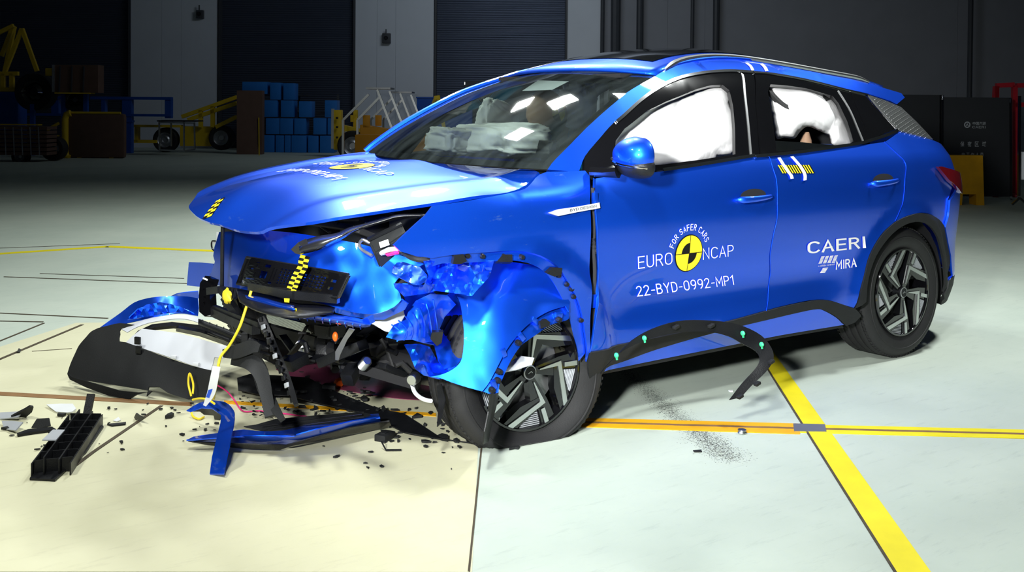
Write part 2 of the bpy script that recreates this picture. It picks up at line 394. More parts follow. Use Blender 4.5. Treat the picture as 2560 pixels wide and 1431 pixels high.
# ------------------------------------------------------------------ floor, walls, doors (setting)
def concrete(name, c1, c2, c3, rough):
    m, t, b = new_mat(name); N, L = t.nodes, t.links; tc = N.new('ShaderNodeTexCoord')
    n1 = N.new('ShaderNodeTexNoise'); n1.inputs['Scale'].default_value = .9; n1.inputs['Detail'].default_value = 8; n1.inputs['Roughness'].default_value = .65
    n2 = N.new('ShaderNodeTexNoise'); n2.inputs['Scale'].default_value = 7; n2.inputs['Detail'].default_value = 10; n2.inputs['Roughness'].default_value = .8
    mp = N.new('ShaderNodeMapping'); mp.inputs['Rotation'].default_value = (0, 0, .7); mp.inputs['Scale'].default_value = (.6, 3.5, 1)
    L.new(tc.outputs['Object'], n1.inputs['Vector']); L.new(tc.outputs['Object'], mp.inputs[0]); L.new(mp.outputs[0], n2.inputs['Vector'])
    mx = N.new('ShaderNodeMix'); mx.data_type = 'RGBA'; mx.inputs[6].default_value = (*c1, 1); mx.inputs[7].default_value = (*c2, 1)
    r1 = N.new('ShaderNodeMapRange'); r1.inputs[1].default_value = .3; r1.inputs[2].default_value = .7; L.new(n1.outputs['Fac'], r1.inputs[0]); L.new(r1.outputs[0], mx.inputs['Factor'])
    m2 = N.new('ShaderNodeMix'); m2.data_type = 'RGBA'; r2 = N.new('ShaderNodeMapRange'); r2.inputs[1].default_value = .54; r2.inputs[2].default_value = .74; r2.inputs[4].default_value = .62
    L.new(n2.outputs['Fac'], r2.inputs[0]); L.new(r2.outputs[0], m2.inputs['Factor']); L.new(mx.outputs[2], m2.inputs[6]); m2.inputs[7].default_value = (*c3, 1)
    L.new(m2.outputs[2], b.inputs['Base Color']); b.inputs['Roughness'].default_value = rough
    bp = N.new('ShaderNodeBump'); bp.inputs['Strength'].default_value = .12; bp.inputs['Distance'].default_value = .01; L.new(n2.outputs['Fac'], bp.inputs['Height']); L.new(bp.outputs[0], b.inputs['Normal'])
    return m
FLOORM = concrete('green_grey_floor_paint', (.43, .50, .435), (.53, .59, .51), (.30, .35, .32), .62)
CREAM = concrete('cream_floor_plate_paint', (.54, .53, .35), (.64, .62, .44), (.42, .40, .28), .65)
FYEL = mat('yellow_floor_paint', (.80, .68, .015), .5, var=.18, scale=6)
FORG = mat('orange_rail_paint', (.78, .38, .01), .5, var=.25, scale=9)
GROOVE = mat('dirty_groove', (.07, .055, .035), .8, var=.5, scale=20)
RUST = mat('rusty_rail', (.22, .12, .05), .7, var=.5, scale=12)
def struct(o): o['kind'] = 'structure'; return o
fl = MB(); fl.box((-4, -6, -.05), (70, 70, .1)); struct(fl.build('floor', FLOORM, smooth=False))
def F(px, py, z=0.): p = at(px, py, 'z', z); return (float(p[0]), float(p[1]))
def flat_poly(name, poly, m, z0, z1=0.0):
    b = MB(); b.prism(poly, Matrix.Translation((0, 0, z1)), z0-z1); return b.build(name, m, smooth=False)
cream = [(1196, 1105), (1180, 1431), (-200, 1431), (-200, 905), (0, 868), (190, 808), (330, 806), (560, 800), (900, 870), (1205, 1000)]
struct(flat_poly('floor', [F(*p) for p in cream], CREAM, .0012))
NSTRIP = [0]
def strip(pts, wd, m, z=.002, nm='floor_line'):
    P = [Vector(F(*p)) for p in pts]; L = []; Rr = []
    for i, p in enumerate(P):
        t = (P[min(i+1, len(P)-1)]-P[max(i-1, 0)]).normalized(); n = Vector((-t.y, t.x)); L.append(p+n*wd/2); Rr.append(p-n*wd/2)
    NSTRIP[0] += 1
    return struct(flat_poly('trim_%d' % NSTRIP[0], [tuple(q) for q in L+Rr[::-1]], m, z))
strip([(-900, 700), (0, 635), (270, 617)], .10, FYEL); strip([(268, 617), (560, 629)], .10, FYEL)
def quad(pts, m, z):
    NSTRIP[0] += 1; return struct(flat_poly('trim_%d' % NSTRIP[0], [F(*p) for p in pts], m, z))
quad([(1790, 713), (1813, 713), (2620, 1842), (2498, 1842)], FYEL, .0024)
quad([(1430, 1046), (2000, 1061), (2000, 1087), (1430, 1068)], FORG, .0028); quad([(2000, 1063), (3200, 1091), (3200, 1115), (2000, 1083)], FYEL, .0027)
strip([(1440, 1057), (2000, 1073), (3200, 1103)], .022, RUST, .0034)
quad([(1983, 1062), (2062, 1064), (2066, 1082), (1985, 1081)], ALU, .005)
quad([(-900, 932), (480, 1008), (478, 1017), (-900, 940)], RUST, .0034)
quad([(560, 1003), (1090, 1035), (1090, 1043), (560, 1011)], FORG, .003)
for pts, wd in [([(-20, 908), (206, 813)], .02), ([(-20, 862), (110, 809)], .012), ([(-40, 803), (108, 806)], .012), ([(10, 693), (470, 710)], .012), ([(-40, 782), (270, 797)], .012),
                ([(100, 685), (460, 697)], .008), ([(404, 1016), (235, 1131), (170, 1180)], .016), ([(1205, 1106), (1172, 1431)], .006), ([(1880, 862), (2498, 1846)], .008),
                ([(-20, 622), (300, 610)], .008), ([(80, 880), (180, 873)], .004)]:
    strip(pts, wd, GROOVE, .0036)
# scuff of rubber dust across the floor
SCUFF = mat('rubber_dust', (.10, .11, .10), .8, var=.3, scale=30)
sp_ = MB(); rs = random.Random(3)
for k in range(6500):
    t = rs.random(); cx_ = 1560+t*255+max(0, t-.5)*30; cy_ = 925+t*225; px = cx_+rs.gauss(0, 10+16*t); py = cy_+rs.gauss(0, 6)
    x, y = F(px, py); s = rs.uniform(.0012, .0032); a = rs.random()*6
    sp_.add([(x+s*math.cos(a+q), y+s*math.sin(a+q), .0008+.0002*(k % 3)) for q in (0, 2.1, 4.2)], [(0, 1, 2)])
o = sp_.build('rubber_dust', SCUFF, smooth=False, weld=False); tag(o, 'streak of dark rubber dust across the floor behind the front wheel', 'dust', kind='stuff')
PUD = mat('coolant', (.16, .035, .07), .12, var=.3, scale=3)
pud = cr([(690, 925), (740, 893), (820, 880), (900, 905), (1010, 955), (1110, 975), (1100, 1000), (1010, 1000), (900, 985), (800, 965), (730, 948), (690, 925)], 4)[:-1]
o = flat_poly('coolant_puddle', [F(*p) for p in pud], PUD, .004); tag(o, 'dark pink puddle of leaked coolant under the crushed car front', 'puddle', kind='stuff')

WALLM = mat('white_wall_panel', (.62, .66, .72), .6, var=.06, scale=1.5)
WALLD = mat('dark_wall_panel', (.24, .25, .28), .6, var=.1, scale=1.5)
SHUT = mat('dark_shutter_metal', (.10, .12, .17), .32, .6, var=.1, scale=1)
PIPE = mat('dark_pipe', (.05, .055, .065), .5)
D0 = 30.
def hx(px, D=D0, py=264): return hp(px, py, D)[0]
def hall(name, label=None, cat=None, X=0, D=D0, group=None): return thing(name, label, cat, hw(X, D), HALLROT, group)
wall = MB()
def wbox(mb, px0, px1, z0, z1, D, th, mi=0):
    x0, x1 = hx(px0, D), hx(px1, D); mb.box(((x0+x1)/2, D+th/2, (z0+z1)/2), (x1-x0, th, z1-z0), mi=mi)
def hbuild(mb, name, m, **k):
    o = mb.build(name, m, **k); o.location = hw(0, 0); o.rotation_euler = (0, 0, HALLROT); return o
for a, b_, mi in ((-1200, -150, 0), (327, 404, 0), (404.4, 453, 0), (453.4, 543, 0), (885, 941, 0), (941.4, 988, 0), (988.4, 1083, 0), (1415, 1500, 0), (1500.4, 1667, 1), (1667.4, 1760, 1), (1760.4, 2391, 1), (2391.5, 3900, 1)):
    wbox(wall, a, b_, 0, 8, D0, .3, mi)
wbox(wall, -1200, 3900, -.0, 8, D0+.34, .1, 0)
wbox(wall, -160, 1420, 5.2, 8, D0+.05, .2, 0)
struct(hbuild(wall, 'wall_back', [WALLM, WALLD], smooth=False))
for n, (a, b_) in enumerate(((-140, 327), (543, 885), (1083, 1415))):
    d = MB(); x0, x1 = hx(a), hx(b_); rows = 80; pts = []
    for i in range(rows*6+1):
        z = i/6*.066; ph = (i % 6)/6*2*PI; pts.append((z, .18+.016*math.sin(ph)))
    vs = [(x, D0+y, z) for z, y in pts for x in (x0, x1)]
    d.add(vs, [(2*i, 2*i+1, 2*i+3, 2*i+2) for i in range(len(pts)-1)])
    struct(hbuild(d, 'door_%d' % (n+1), SHUT, sharp=80))
fr = MB()
for a in (320, 545, 882, 1085, 1412): wbox(fr, a, a+5, 0, 5.3, D0-.06, .2)
struct(hbuild(fr, 'trim_90', PIPE, smooth=False))
ce = MB(); ce.box((0, 12, 8.1), (60, 40, .2)); struct(hbuild(ce, 'ceiling', WALLD, smooth=False))
wr = MB(); wr.box((21, 15, 4), (.3, 34, 8)); struct(hbuild(wr, 'wall_right', WALLD, smooth=False))
wl = MB(); wl.box((-24, 15, 4), (.3, 34, 8)); struct(hbuild(wl, 'wall_left', WALLD, smooth=False))
for k, (a, b_) in enumerate(((1499, 1509), (1525, 1549), (1589, 1606), (1724, 1733), (1780, 1796), (2417, 2429))):
    p = MB(); X = hx((a+b_)/2, D0-.3); r = (hx(b_, D0-.3)-hx(a, D0-.3))/2
    p.tube([(X, D0-.3, 0), (X, D0-.3, 7.9)], r, 10)
    o = hbuild(p, 'wall_pipe', PIPE)
    tag(o, ['thin dark pipe leftmost of those on the back wall', 'thick dark pipe on the back wall just right of the thin leftmost one', 'medium dark pipe on the back wall above the car windshield', 'thin dark pipe on the back wall above the front side window', 'dark pipe on the back wall above the roof rail', 'lone dark pipe on the right part of the back wall'][k], 'pipe')

# ------------------------------------------------------------------ car body side surface
PS = spl([.1, .22, .30, .36, .45, .55, .65, .75, .83, .90, .96, 1.01, 1.05, 1.12, 1.2, 1.3, 1.4, 1.47, 1.52, 1.56, 1.6],
         [.80, .865, .895, .91, .908, .91, .92, .93, .935, .930, .917, .90, .885, .845, .80, .74, .675, .62, .565, .50, .40])
TR = spl([-2.3, -2.24, -2.2, -2.14, -2.06, -1.95, -1.8, -1.6, -1.36, -1.0, 1.5], [.9, .6, .42, .25, .16, .095, .05, .02, 0, 0, 0])
TF = spl([.5, .8, 1.0, 1.1, 1.5], [0, .03, .08, .10, .2])
def solve_side(px, py, fn):
    y = .9
    for _ in range(40):
        p = at(px, py, 'y', y); y = .5*y+.5*fn(float(p[0]), float(p[2]))
    return float(p[0]), float(p[2])
ARCH_R = None; ARCH_F = None
def YS(x, z, flare=True):
    y = PS(z)-TR(x)-max(0, min(1, (z-1.05)/.3))*max(0, (-x-.4))*.05-TF(x)*sstep(.97, 1.06, z)
    # a soft hollow low in the doors
    y -= .022*math.exp(-((z-.50)/.09)**2)*sstep(.8, .5, x)*sstep(-.95, -.6, x)
    if flare:
        d = math.hypot(x+1.36, z-.345); y += .028*(1-sstep(.41, .475, d))
        d = math.hypot(x-1.17, z-.31); y += .035*(1-sstep(.42, .50, d))
    if x > .82: y += .05*sstep(.85, 1.5, x)*(1-sstep(1.0, 1.06, z))
    return y
def S(pts): return [solve_side(px, py, YS) for px, py in pts]
def yfn(off=0.):
    return lambda x, z: (x, YS(x, z)+off, z)
CAR = thing('car', 'crash-tested blue compact SUV with crushed front corner and white test lettering', 'car')
def side(name, outline, m, off=0., step=.035, thick=.012, parent=CAR, mirror=True, holes=(), sharp=40, smooth=True):
    o = sheet(name, outline, yfn(off), step, m, parent, thick, holes, sharp, smooth)
    if mirror: mirror_obj(o)
    return o
def inset(poly, d):
    P = [Vector(p) for p in poly]; n = len(P); A = sum(P[i].x*P[(i+1) % n].y-P[(i+1) % n].x*P[i].y for i in range(n)); s = 1 if A > 0 else -1; out = []
    for i in range(n):
        a = (P[i]-P[i-1]); b = (P[(i+1) % n]-P[i])
        if a.length < 1e-9 or b.length < 1e-9: out.append(tuple(P[i])); continue
        a.normalize(); b.normalize(); nn = Vector((-a.y-b.y, a.x+b.x)); q = nn.length
        if q < .2: out.append(tuple(P[i])); continue
        nn /= q; c = max(.5, q/2); out.append(tuple(P[i]+nn*s*d/c))
    return out
# traced lines (photo pixels)
split_top = [(1922, 393), (1930, 418), (1939, 446), (1942, 500), (1941, 550), (1932, 590), (1924, 640), (1924, 688), (1919, 743), (1914, 778)]
fd_front = [(1474, 882), (1482, 845), (1492, 780), (1495, 700), (1494, 620), (1490, 540), (1486, 480), (1484, 446)]
belt_f = [(1484, 446), (1540, 436), (1651, 428), (1744, 415), (1884, 393), (1922, 393)]
clad_top_f = [(1474, 882), (1560, 860), (1700, 831), (1819, 804), (1914, 778)]
fdoor = cr(S(split_top), 3)[:-1]+cr(S(clad_top_f)[::-1], 3)[:-1]+cr(S(fd_front), 3)[:-1]+S(belt_f)[:-1]
fd = side('front_door', inset(fdoor, .0025), PAINT)
rd_back = [(2212, 354), (2240, 380), (2266, 411), (2264, 449), (2261, 490), (2255, 518), (2239, 554)]
rd_arch = [(2239, 554), (2210, 580), (2187, 613), (2170, 650), (2160, 691), (2150, 730), (2135, 772)]
clad_top_r = [(2135, 772), (2101, 761), (2069, 752), (2028, 752), (1960, 766), (1914, 778)]
belt_r = [(1922, 393), (2000, 384), (2100, 369), (2160, 361), (2212, 354)]
rdoor = cr(S(rd_back), 3)[:-1]+cr(S(rd_arch), 3)[:-1]+cr(S(clad_top_r), 3)[:-1]+cr(S(split_top)[::-1], 3)[:-1]+cr(S(belt_r), 3)[:-1]
rdr = side('rear_door', inset(rdoor, .0025), PAINT)
# rolled metal edges along the door gaps
for par, line in ((fd, fd_front), (fd, [(x+1.5, y) for x, y in split_top]), (rdr, [(x-1.5, y) for x, y in rd_back])):
    q = MB(); q.tube([(x, YS(x, z)+.0005, z) for x, z in cr(S(line), 4)], .0028, 6); q.build('rolled_edge', PAINT, par)
# black sill cladding, then the blue sill strip below it, then the dark lower edge
clad_bot = [(1513, 920), (1560, 902), (1640, 873), (1786, 831), (1914, 800), (2000, 780), (2040, 773), (2060, 777), (2092, 795), (2112, 815)]
side('sill_cladding', cr(S(clad_top_f), 3)[:-1]+cr(S([(1914, 778), (1960, 766), (2028, 752), (2069, 752), (2101, 761), (2135, 772)]), 3)+S([(2150, 790), (2135, 806), (2112, 815)])+cr(S(clad_bot[::-1]), 3)+S([(1500, 938), (1471, 948), (1468, 915)]), BLKD, off=.008, step=.04)
sb = [(1509, 931), (1640, 902), (1861, 858), (1960, 838), (2112, 813)]
side('sill_panel', cr(S(clad_bot), 3)[:-1]+cr(S(sb[::-1]), 3), PAINT, off=-.004, step=.04)
side('sill_underside', cr(S(sb), 3)+S([(2118, 822), (1960, 848), (1861, 869), (1640, 914), (1500, 945), (1471, 952)]), BLKD, off=-.02, step=.05)
# rear quarter
tail_l = [(2336, 417), (2352, 436), (2363, 452), (2376, 468)]
q_arch = [(2239, 554), (2270, 540), (2303, 533), (2330, 538), (2350, 556)]
q_back = [(2358, 568), (2366, 540), (2371, 486), (2366, 456)]
arch_c = (-1.36, .345)
def arc(c, r, a0, a1, n=24): return [(c[0]+r*math.cos(math.radians(a0+(a1-a0)*i/n)), c[1]+r*math.sin(math.radians(a0+(a1-a0)*i/n))) for i in range(n+1)]
AQ = S(q_arch); RB = S([(2358, 568)])[0]
quarter = cr(S([(2212, 354), (2240, 380), (2266, 411), (2264, 449), (2261, 490), (2255, 518), (2239, 554)]), 3)[:-1]+cr(AQ, 3)+[RB]+S([(2366, 540), (2370, 500)])+[(-1.86, .90), (-1.80, .945), (-2.17, .955), (-2.19, 1.02), (-2.12, 1.10)]+S([(2329, 349), (2247, 328)])
quarter = [p for p in quarter]
side('rear_quarter_panel', inset(quarter, .002), PAINT)
# rear bumper wraps round to the back
RBP = [RB]+S([(2366, 540), (2370, 500)])+[(-1.88, .875), (-2.24, .875), (-2.27, .62), (-2.25, .40), (-1.86, .40)]
bl = S([(2376, 690), (2372, 640), (2362, 590)])
rbumper = [RB]+S([(2366, 540), (2370, 500)])+[(-1.90, .875), (-2.23, .875), (-2.25, .62), (-2.23, .40)]+[(-1.80, .36)]+bl
side('rear_bumper', inset(rbumper, .002), PAINT)
side('bumper_valance', [(-1.80, .36), (-2.23, .40), (-2.20, .22), (-1.84, .22), (-1.74, .30)], BLKD, step=.05)
# wheel arch cladding, rear
ao = cr(S([(2135, 772), (2150, 730), (2160, 691), (2170, 650), (2187, 613), (2210, 580), (2239, 554), (2270, 540), (2303, 533), (2337, 543), (2360, 568), (2374, 613), (2377, 660)]), 3)
ai = arc(arch_c, .385, 20, 197, 30)
side('wheel_arch_cladding', ao[:-1]+[(-1.80, .36), (-1.745, .31)]+[(-arch_c[0]*0+arch_c[0]-.385*math.cos(math.radians(a)), arch_c[1]+.385*math.sin(math.radians(a))) for a in range(0, 184, 6)], BLKD, off=.006, step=.03)
# tail lamp
tl = [(-1.80, .945), (-1.90, .885), (-2.0, .80), (-2.12, .80), (-2.19, .955)]
side('tail_lamp', S([(2336, 417), (2363, 452)])+[(-1.93, .855), (-2.05, .84), (-2.21, .87), (-2.215, .955), (-2.0, .955)], RED, off=.006, thick=.02)
# greenhouse: pillar band + roof side
edge_top = [(1369, 424), (1391, 396), (1466, 320), (1551, 245), (1592, 216), (1639, 190)]
rail_top = [(1661, 176), (1690, 165), (1730, 155), (1793, 148), (1872, 151), (1998, 169), (2100, 189), (2168, 206), (2206, 219)]
def solve_roof(px, py): return solve_side(px, py, YS)
ET = S(edge_top); RT = S(rail_top)
pil_out = [(2225, 251), (2174, 235), (2112, 221), (2017, 197), (1935, 182), (1881, 177), (1825, 174), (1762, 178), (1702, 190), (1652, 212), (1601, 247), (1538, 303), (1500, 345), (1463, 390), (1448, 427)]
band = cr(ET, 3)[:-1]+cr(RT, 3)+cr(S(pil_out), 3)+S([(1430, 429)])
side('roof_side_panel', band, PAINT, thick=.02)
# chrome line above the windows + belt chrome
def ribbon(name, pts, wd, m, off=.006, parent=CAR, mirror=True, th=.006):
    P = cr(S(pts), 4); A = []; B = []
    for i, p in enumerate(P):
        a = Vector(P[min(i+1, len(P)-1)])-Vector(P[max(i-1, 0)]); a.normalize(); n = Vector((-a.y, a.x))*wd/2
        A.append(tuple(Vector(p)+n)); B.append(tuple(Vector(p)-n))
    return side(name, A+B[::-1], m, off=off, step=.05, thick=th, parent=parent, mirror=mirror)
ribbon('window_trim', [(1540, 303), (1601, 249), (1652, 214), (1702, 192), (1762, 180), (1825, 176), (1881, 179), (1881, 180)], .012, CHR)
ribbon('window_trim', [(1884, 180), (1935, 184), (2017, 199), (2112, 223), (2172, 238)], .008, CHR)
ribbon('belt_trim', [(1655, 424), (1744, 411), (1884, 388)], .014, CHR, off=.01)
ribbon('belt_trim', [(1886, 390), (1922, 387), (2000, 379), (2100, 365), (2150, 357), (2200, 342), (2242, 325)], .014, CHR, off=.01)
# black window surrounds with the openings
fo = [(1541, 352), (1563, 322), (1620, 277), (1667, 254), (1743, 223), (1780, 213), (1808, 212), (1825, 226), (1834, 264), (1839, 320), (1840, 386), (1750, 400), (1656, 412), (1600, 416), (1535, 424)]
fs_ = [(1463, 392), (1500, 347), (1538, 305), (1601, 249), (1652, 214), (1702, 192), (1762, 180), (1825, 176), (1883, 179), (1889, 250), (1896, 330), (1900, 388), (1884, 391), (1744, 413), (1651, 427), (1540, 436), (1476, 446), (1462, 430)]
side('front_window_frame', S(fs_), GLOSSB, off=-.004, thick=.02, holes=[S(fo)])
ro = [(1921, 229), (1928, 211), (1970, 214), (2017, 221), (2083, 240), (2098, 258), (2108, 279), (2119, 302), (2127, 326), (2135, 354), (2118, 364), (2030, 372), (1943, 379), (1938, 335), (1932, 291)]
rs_ = [(1887, 181), (1935, 186), (2017, 200), (2112, 224), (2170, 238), (2162, 240), (2235, 322), (2200, 341), (2150, 357), (2100, 366), (2000, 380), (1922, 389), (1903, 389), (1897, 330), (1890, 250)]
side('rear_window_frame', S(rs_), GLOSSB, off=-.004, thick=.02, holes=[S(ro)])
ribbon('window_seal', [(1930, 213), (1948, 236), (1975, 262), (1998, 272), (2030, 270), (2060, 256), (2086, 241)], .026, RUB, off=-.035, th=.02)
ribbon('door_pillar_seal', [(1856, 184), (1862, 230), (1870, 300), (1878, 388)], .012, ALU, off=.0, th=.006)
ribbon('door_pillar_seal', [(2096, 226), (2122, 268), (2145, 320), (2160, 356)], .01, ALU, off=.0, th=.006)
side('pillar_trim', inset(S([(2167, 236), (2210, 250), (2250, 267), (2290, 305), (2331, 349), (2290, 339), (2245, 327), (2205, 282)]), .002), None or SATIN, off=.006, thick=.008)
tx = MB()
for i in range(12):
    for j in range(6):
        u = (i+.5)/12; v = (j+.5)/6
        A = np.array((2180+u*(2252-2180), 242+u*(330-242))); B = np.array((2246+u*(2325-2246), 268+u*(347-268)))
        p = A+(B-A)*v
        a = solve_side(p[0]-4, p[1]+2, YS); b = solve_side(p[0]+3, p[1]-2, YS)
        tx.bar((a[0], YS(*a)+.005, a[1]), (b[0], YS(*b)+.005, b[1]), .005, .004)
tx.build('pillar_texture', SATIN, CAR, smooth=False)
# spoiler
def YSP(x, z): return YS(max(x, -1.6), z)-max(0, -x-1.6)*.18
sp_out = [(2168, 206), (2206, 219), (2253, 233), (2262, 244), (2242, 261), (2225, 252), (2174, 236)]
spx = [solve_side(px, py, YSP) for px, py in sp_out]
sp = MB()
n = len(spx); top = [Vector((x, YSP(x, z), z)) for x, z in spx]
for i in range(n):
    a, b = top[i], top[(i+1) % n]
    sp.add([a, b, (b.x-.03, 0, b.z+.05), (a.x-.03, 0, a.z+.05)], [(0, 1, 2, 3)])
    sp.add([(a.x, -a.y, a.z), (b.x, -b.y, b.z), (b.x-.03, 0, b.z+.05), (a.x-.03, 0, a.z+.05)], [(3, 2, 1, 0)])
c = sum(top, Vector())/n
sp.add([tuple(t) for t in top]+[tuple(c)], [(i, (i+1) % n, n) for i in range(n)]); sp.add([(t.x, -t.y, t.z) for t in top]+[(c.x, -c.y, c.z)], [((i+1) % n, i, n) for i in range(n)])
sp.build('spoiler', PAINT, CAR, sharp=30)

# ------------------------------------------------------------------ windshield and roof as lofts between the two sides
def loft(name, L, bulge, rise, m, parent=CAR, nx=24, thick=.006, inner=1., s0=-1, s1=1, pw=2):
    vs = []; n = len(L)
    for i, p in enumerate(L):
        for k in range(nx+1):
            s = s0+(s1-s0)*k/nx; q = 1-abs(s)**pw
            vs.append((p[0]+bulge[i]*q, p[1]*s*inner, p[2]+rise[i]*q))
    F_ = [(i*(nx+1)+k, i*(nx+1)+k+1, (i+1)*(nx+1)+k+1, (i+1)*(nx+1)+k) for i in range(n-1) for k in range(nx)]
    b = MB(); b.add(vs, F_); o = b.build(name, m, parent)
    md = o.modifiers.new('thickness', 'SOLIDIFY'); md.thickness = thick; md.offset = 1
    return o
ETs = cr(ET, 3); L3 = [(x, YS(x, z), z) for x, z in ETs]; nL = len(L3)
bu = [.13-.035*i/(nL-1) for i in range(nL)]; ri = [.0+.03*i/(nL-1) for i in range(nL)]
def bar_t(L, t):
    k = t*(len(L)-1); i = min(int(k), len(L)-2); f = k-i; return tuple(np.array(L[i])*(1-f)+np.array(L[i+1])*f)
def wpt(t, s, off=0.):
    p = bar_t(L3, t); b = bar_t([(x,) for x in bu], t)[0]; r = bar_t([(x,) for x in ri], t)[0]; q = 1-s*s
    return (p[0]+b*q+off*.55, p[1]*s, p[2]+r*q+off*.8)
ws = MB(); nt, ns = 24, 30
g = [[wpt(i/nt, -1+2*k/ns) for k in range(ns+1)] for i in range(nt+1)]
ws.add([q for r_ in g for q in r_], [(i*(ns+1)+k, i*(ns+1)+k+1, (i+1)*(ns+1)+k+1, (i+1)*(ns+1)+k) for i in range(nt) for k in range(ns)])
WS = ws.build('windshield', GLASS, CAR, sharp=0)
q = MB(); q.tube([(p[0]-.01, -(p[1]+.006), p[2]+.008) for p in L3+[(x, YS(x, z), z) for x, z in cr(S([(1661, 176), (1690, 165), (1730, 155), (1793, 148)]), 3)]], .017, 8); q.build('windshield_pillar', PAINT, CAR)
# black printed border of the glass
fr_ = MB()
def fritband(t0, t1, s0, s1, nt_=14, ns_=24):
    vs = []
    for i in range(nt_+1):
        for k in range(ns_+1): vs.append(wpt(t0+(t1-t0)*i/nt_, s0+(s1-s0)*k/ns_, -.006))
    fr_.add(vs, [(i*(ns_+1)+k, i*(ns_+1)+k+1, (i+1)*(ns_+1)+k+1, (i+1)*(ns_+1)+k) for i in range(nt_) for k in range(ns_)])
fritband(0, .14, -1, 1, 3, 40); fritband(.94, 1, -1, 1, 3, 40); fritband(.14, .94, -1, -.93, 14, 3); fritband(.14, .94, .94, 1, 14, 3); fritband(.84, .94, -.16, .16, 4, 8)
fr_.build('windshield_border', BLKS, WS)
def wsolve(px, py):
    best = min(((math.dist(proj(wpt(t/60, k/40)), (px, py)), t/60, k/40) for t in range(20, 61) for k in range(-40, 41)), key=lambda q: q[0]); return best[1], best[2]
lg = MB(); lg.add([wpt(*wsolve(*p), -.010 if False else -.003) for p in ((1306, 225), (1378, 224), (1422, 201), (1345, 200))], [(0, 1, 2, 3)])
lg.build('sensor_label', LGREY, WS)
RTs = cr(RT, 3); R3 = [L3[-1]]+[(x, YS(x, z), z) for x, z in RTs]; nR = len(R3)
bur = [bu[-1]*max(0, 1-i/6) for i in range(nR)]; rir = [.03+.03*min(1, i/6) for i in range(nR)]
ROOF = loft('roof_panel', R3, bur, rir, PAINT, thick=.01, pw=2.4)
# panoramic glass in the roof
sg = MB(); vs = []
ks = [i for i in range(nR) if i >= 3 and R3[i][0] > -1.2]
for i in ks:
    for k in range(13):
        s = -.8+1.6*k/12; q = 1-abs(s)**2.4; p = R3[i]; vs.append((p[0]+bur[i]*q, p[1]*s, p[2]+rir[i]*q+.014))
sg.add(vs, [(i*13+k, i*13+k+1, (i+1)*13+k+1, (i+1)*13+k) for i in range(len(ks)-1) for k in range(12)])
sg.build('sunroof', GLOSSB, CAR)
# roof rails
def rail_pts(sy):
    px = [(1662, 173), (1680, 160), (1700, 151), (1730, 144), (1780, 139.5), (1850, 143), (1950, 158), (2060, 178), (2140, 193), (2172, 204)]
    out = []
    for p in px:
        x, z = solve_side(p[0], p[1]+3, YS); out.append(at(p[0], p[1]+1.5, 'y', YS(x, z)+.004))
    return [(float(p[0]), sy*float(p[1]), float(p[2])) for p in cr(out, 3)]
for sy in (1, -1):
    r_ = MB(); P = rail_pts(sy); n = len(P)
    r_.tube(P, [.006+.009*min(1, i/3, (n-1-i)/3) for i in range(n)], 10)
    rr = r_.build('roof_rail', SATIN, CAR)
    g_ = MB(); G = [(p[0], p[1], p[2]-.022) for p in P[2:-1]]; g_.tube(G, .010, 8); g_.build('rail_base', BLK, rr)

# ------------------------------------------------------------------ front fender
arch_f = [(1080, 646), (1115, 640), (1152, 636), (1235, 630), (1298, 628), (1353, 640), (1395, 667), (1420, 705), (1445, 751), (1458, 802), (1464, 843), (1466, 906)]
fend = (S([(1350, 436), (1367, 430), (1463, 427), (1474, 440)])[:-1]+cr(S([(1474, 440), (1475, 500), (1477, 600), (1477, 700), (1476, 790), (1474, 880)]), 3)
        + cr(S(arch_f[::-1]), 3)+S([(1038, 640), (1001, 629), (985, 613), (1010, 588), (1040, 560), (1064, 538), (1082, 515)])+cr(S([(1082, 515), (1200, 497), (1296, 478), (1325, 462), (1350, 436)]), 3)[1:-1])
FN = sheet('front_fender', fend, yfn(), .03, PAINT_S, CAR, .01)
# the undamaged right fender (same panel with a full front)
fr2 = S([(1350, 436), (1367, 430), (1463, 427), (1476, 440)])+S([(1477, 700), (1474, 880)])+[(.80, .26)]+[(1.36-.40*math.cos(math.radians(a)), .36+.40*math.sin(math.radians(a))) for a in range(-10, 150, 10)]+[(1.66, .60), (1.64, .85), (1.5, .92), (1.2, .96)]
o = sheet('front_fender', fr2, yfn(), .05, PAINT, None, .01); c = mirror_obj(o, 'front_fender'); c.parent = CAR; bpy.data.objects.remove(o)
# flange with bolts that carried the arch trim
fl_out = arch_f[2:]
fl_in = [(1150, 660), (1235, 655), (1290, 652), (1340, 664), (1375, 690), (1398, 725), (1418, 765), (1432, 810), (1442, 850), (1452, 905)]
sheet('wheel_arch_flange', cr(S(arch_f[:]), 3)[:-1]+cr(S(fl_in[::-1]), 3)+S([(1110, 660), (1082, 668)]), yfn(-.012), .03, PAINT_S, CAR, .004)
for px, py in [(1146, 648), (1172, 641), (1209, 642), (1308, 644), (1420, 712), (1432, 724), (1437, 743), (1456, 802), (1264, 643), (1400, 690)]:
    x, z = solve_side(px, py, YS); y = YS(x, z)
    bt = MB(); bt.lathe([(0, .012), (.008, .012), (.010, .006), (.012, -.02)], Matrix.Translation((x, y-.012, z))@Matrix.Rotation(-PI/2, 4, 'X'), 12)
    bt.build('flange_bolt', BLK, CAR)
for poly in ([(1131, 660), (1135, 638), (1158, 636), (1166, 653), (1150, 661)], [(1241, 654), (1256, 636), (1279, 636), (1280, 655)], [(1366, 683), (1380, 670), (1404, 670), (1402, 688), (1385, 692)]):
    sheet('flange_clip', S(poly), yfn(.004), .02, BLK, CAR, .02)
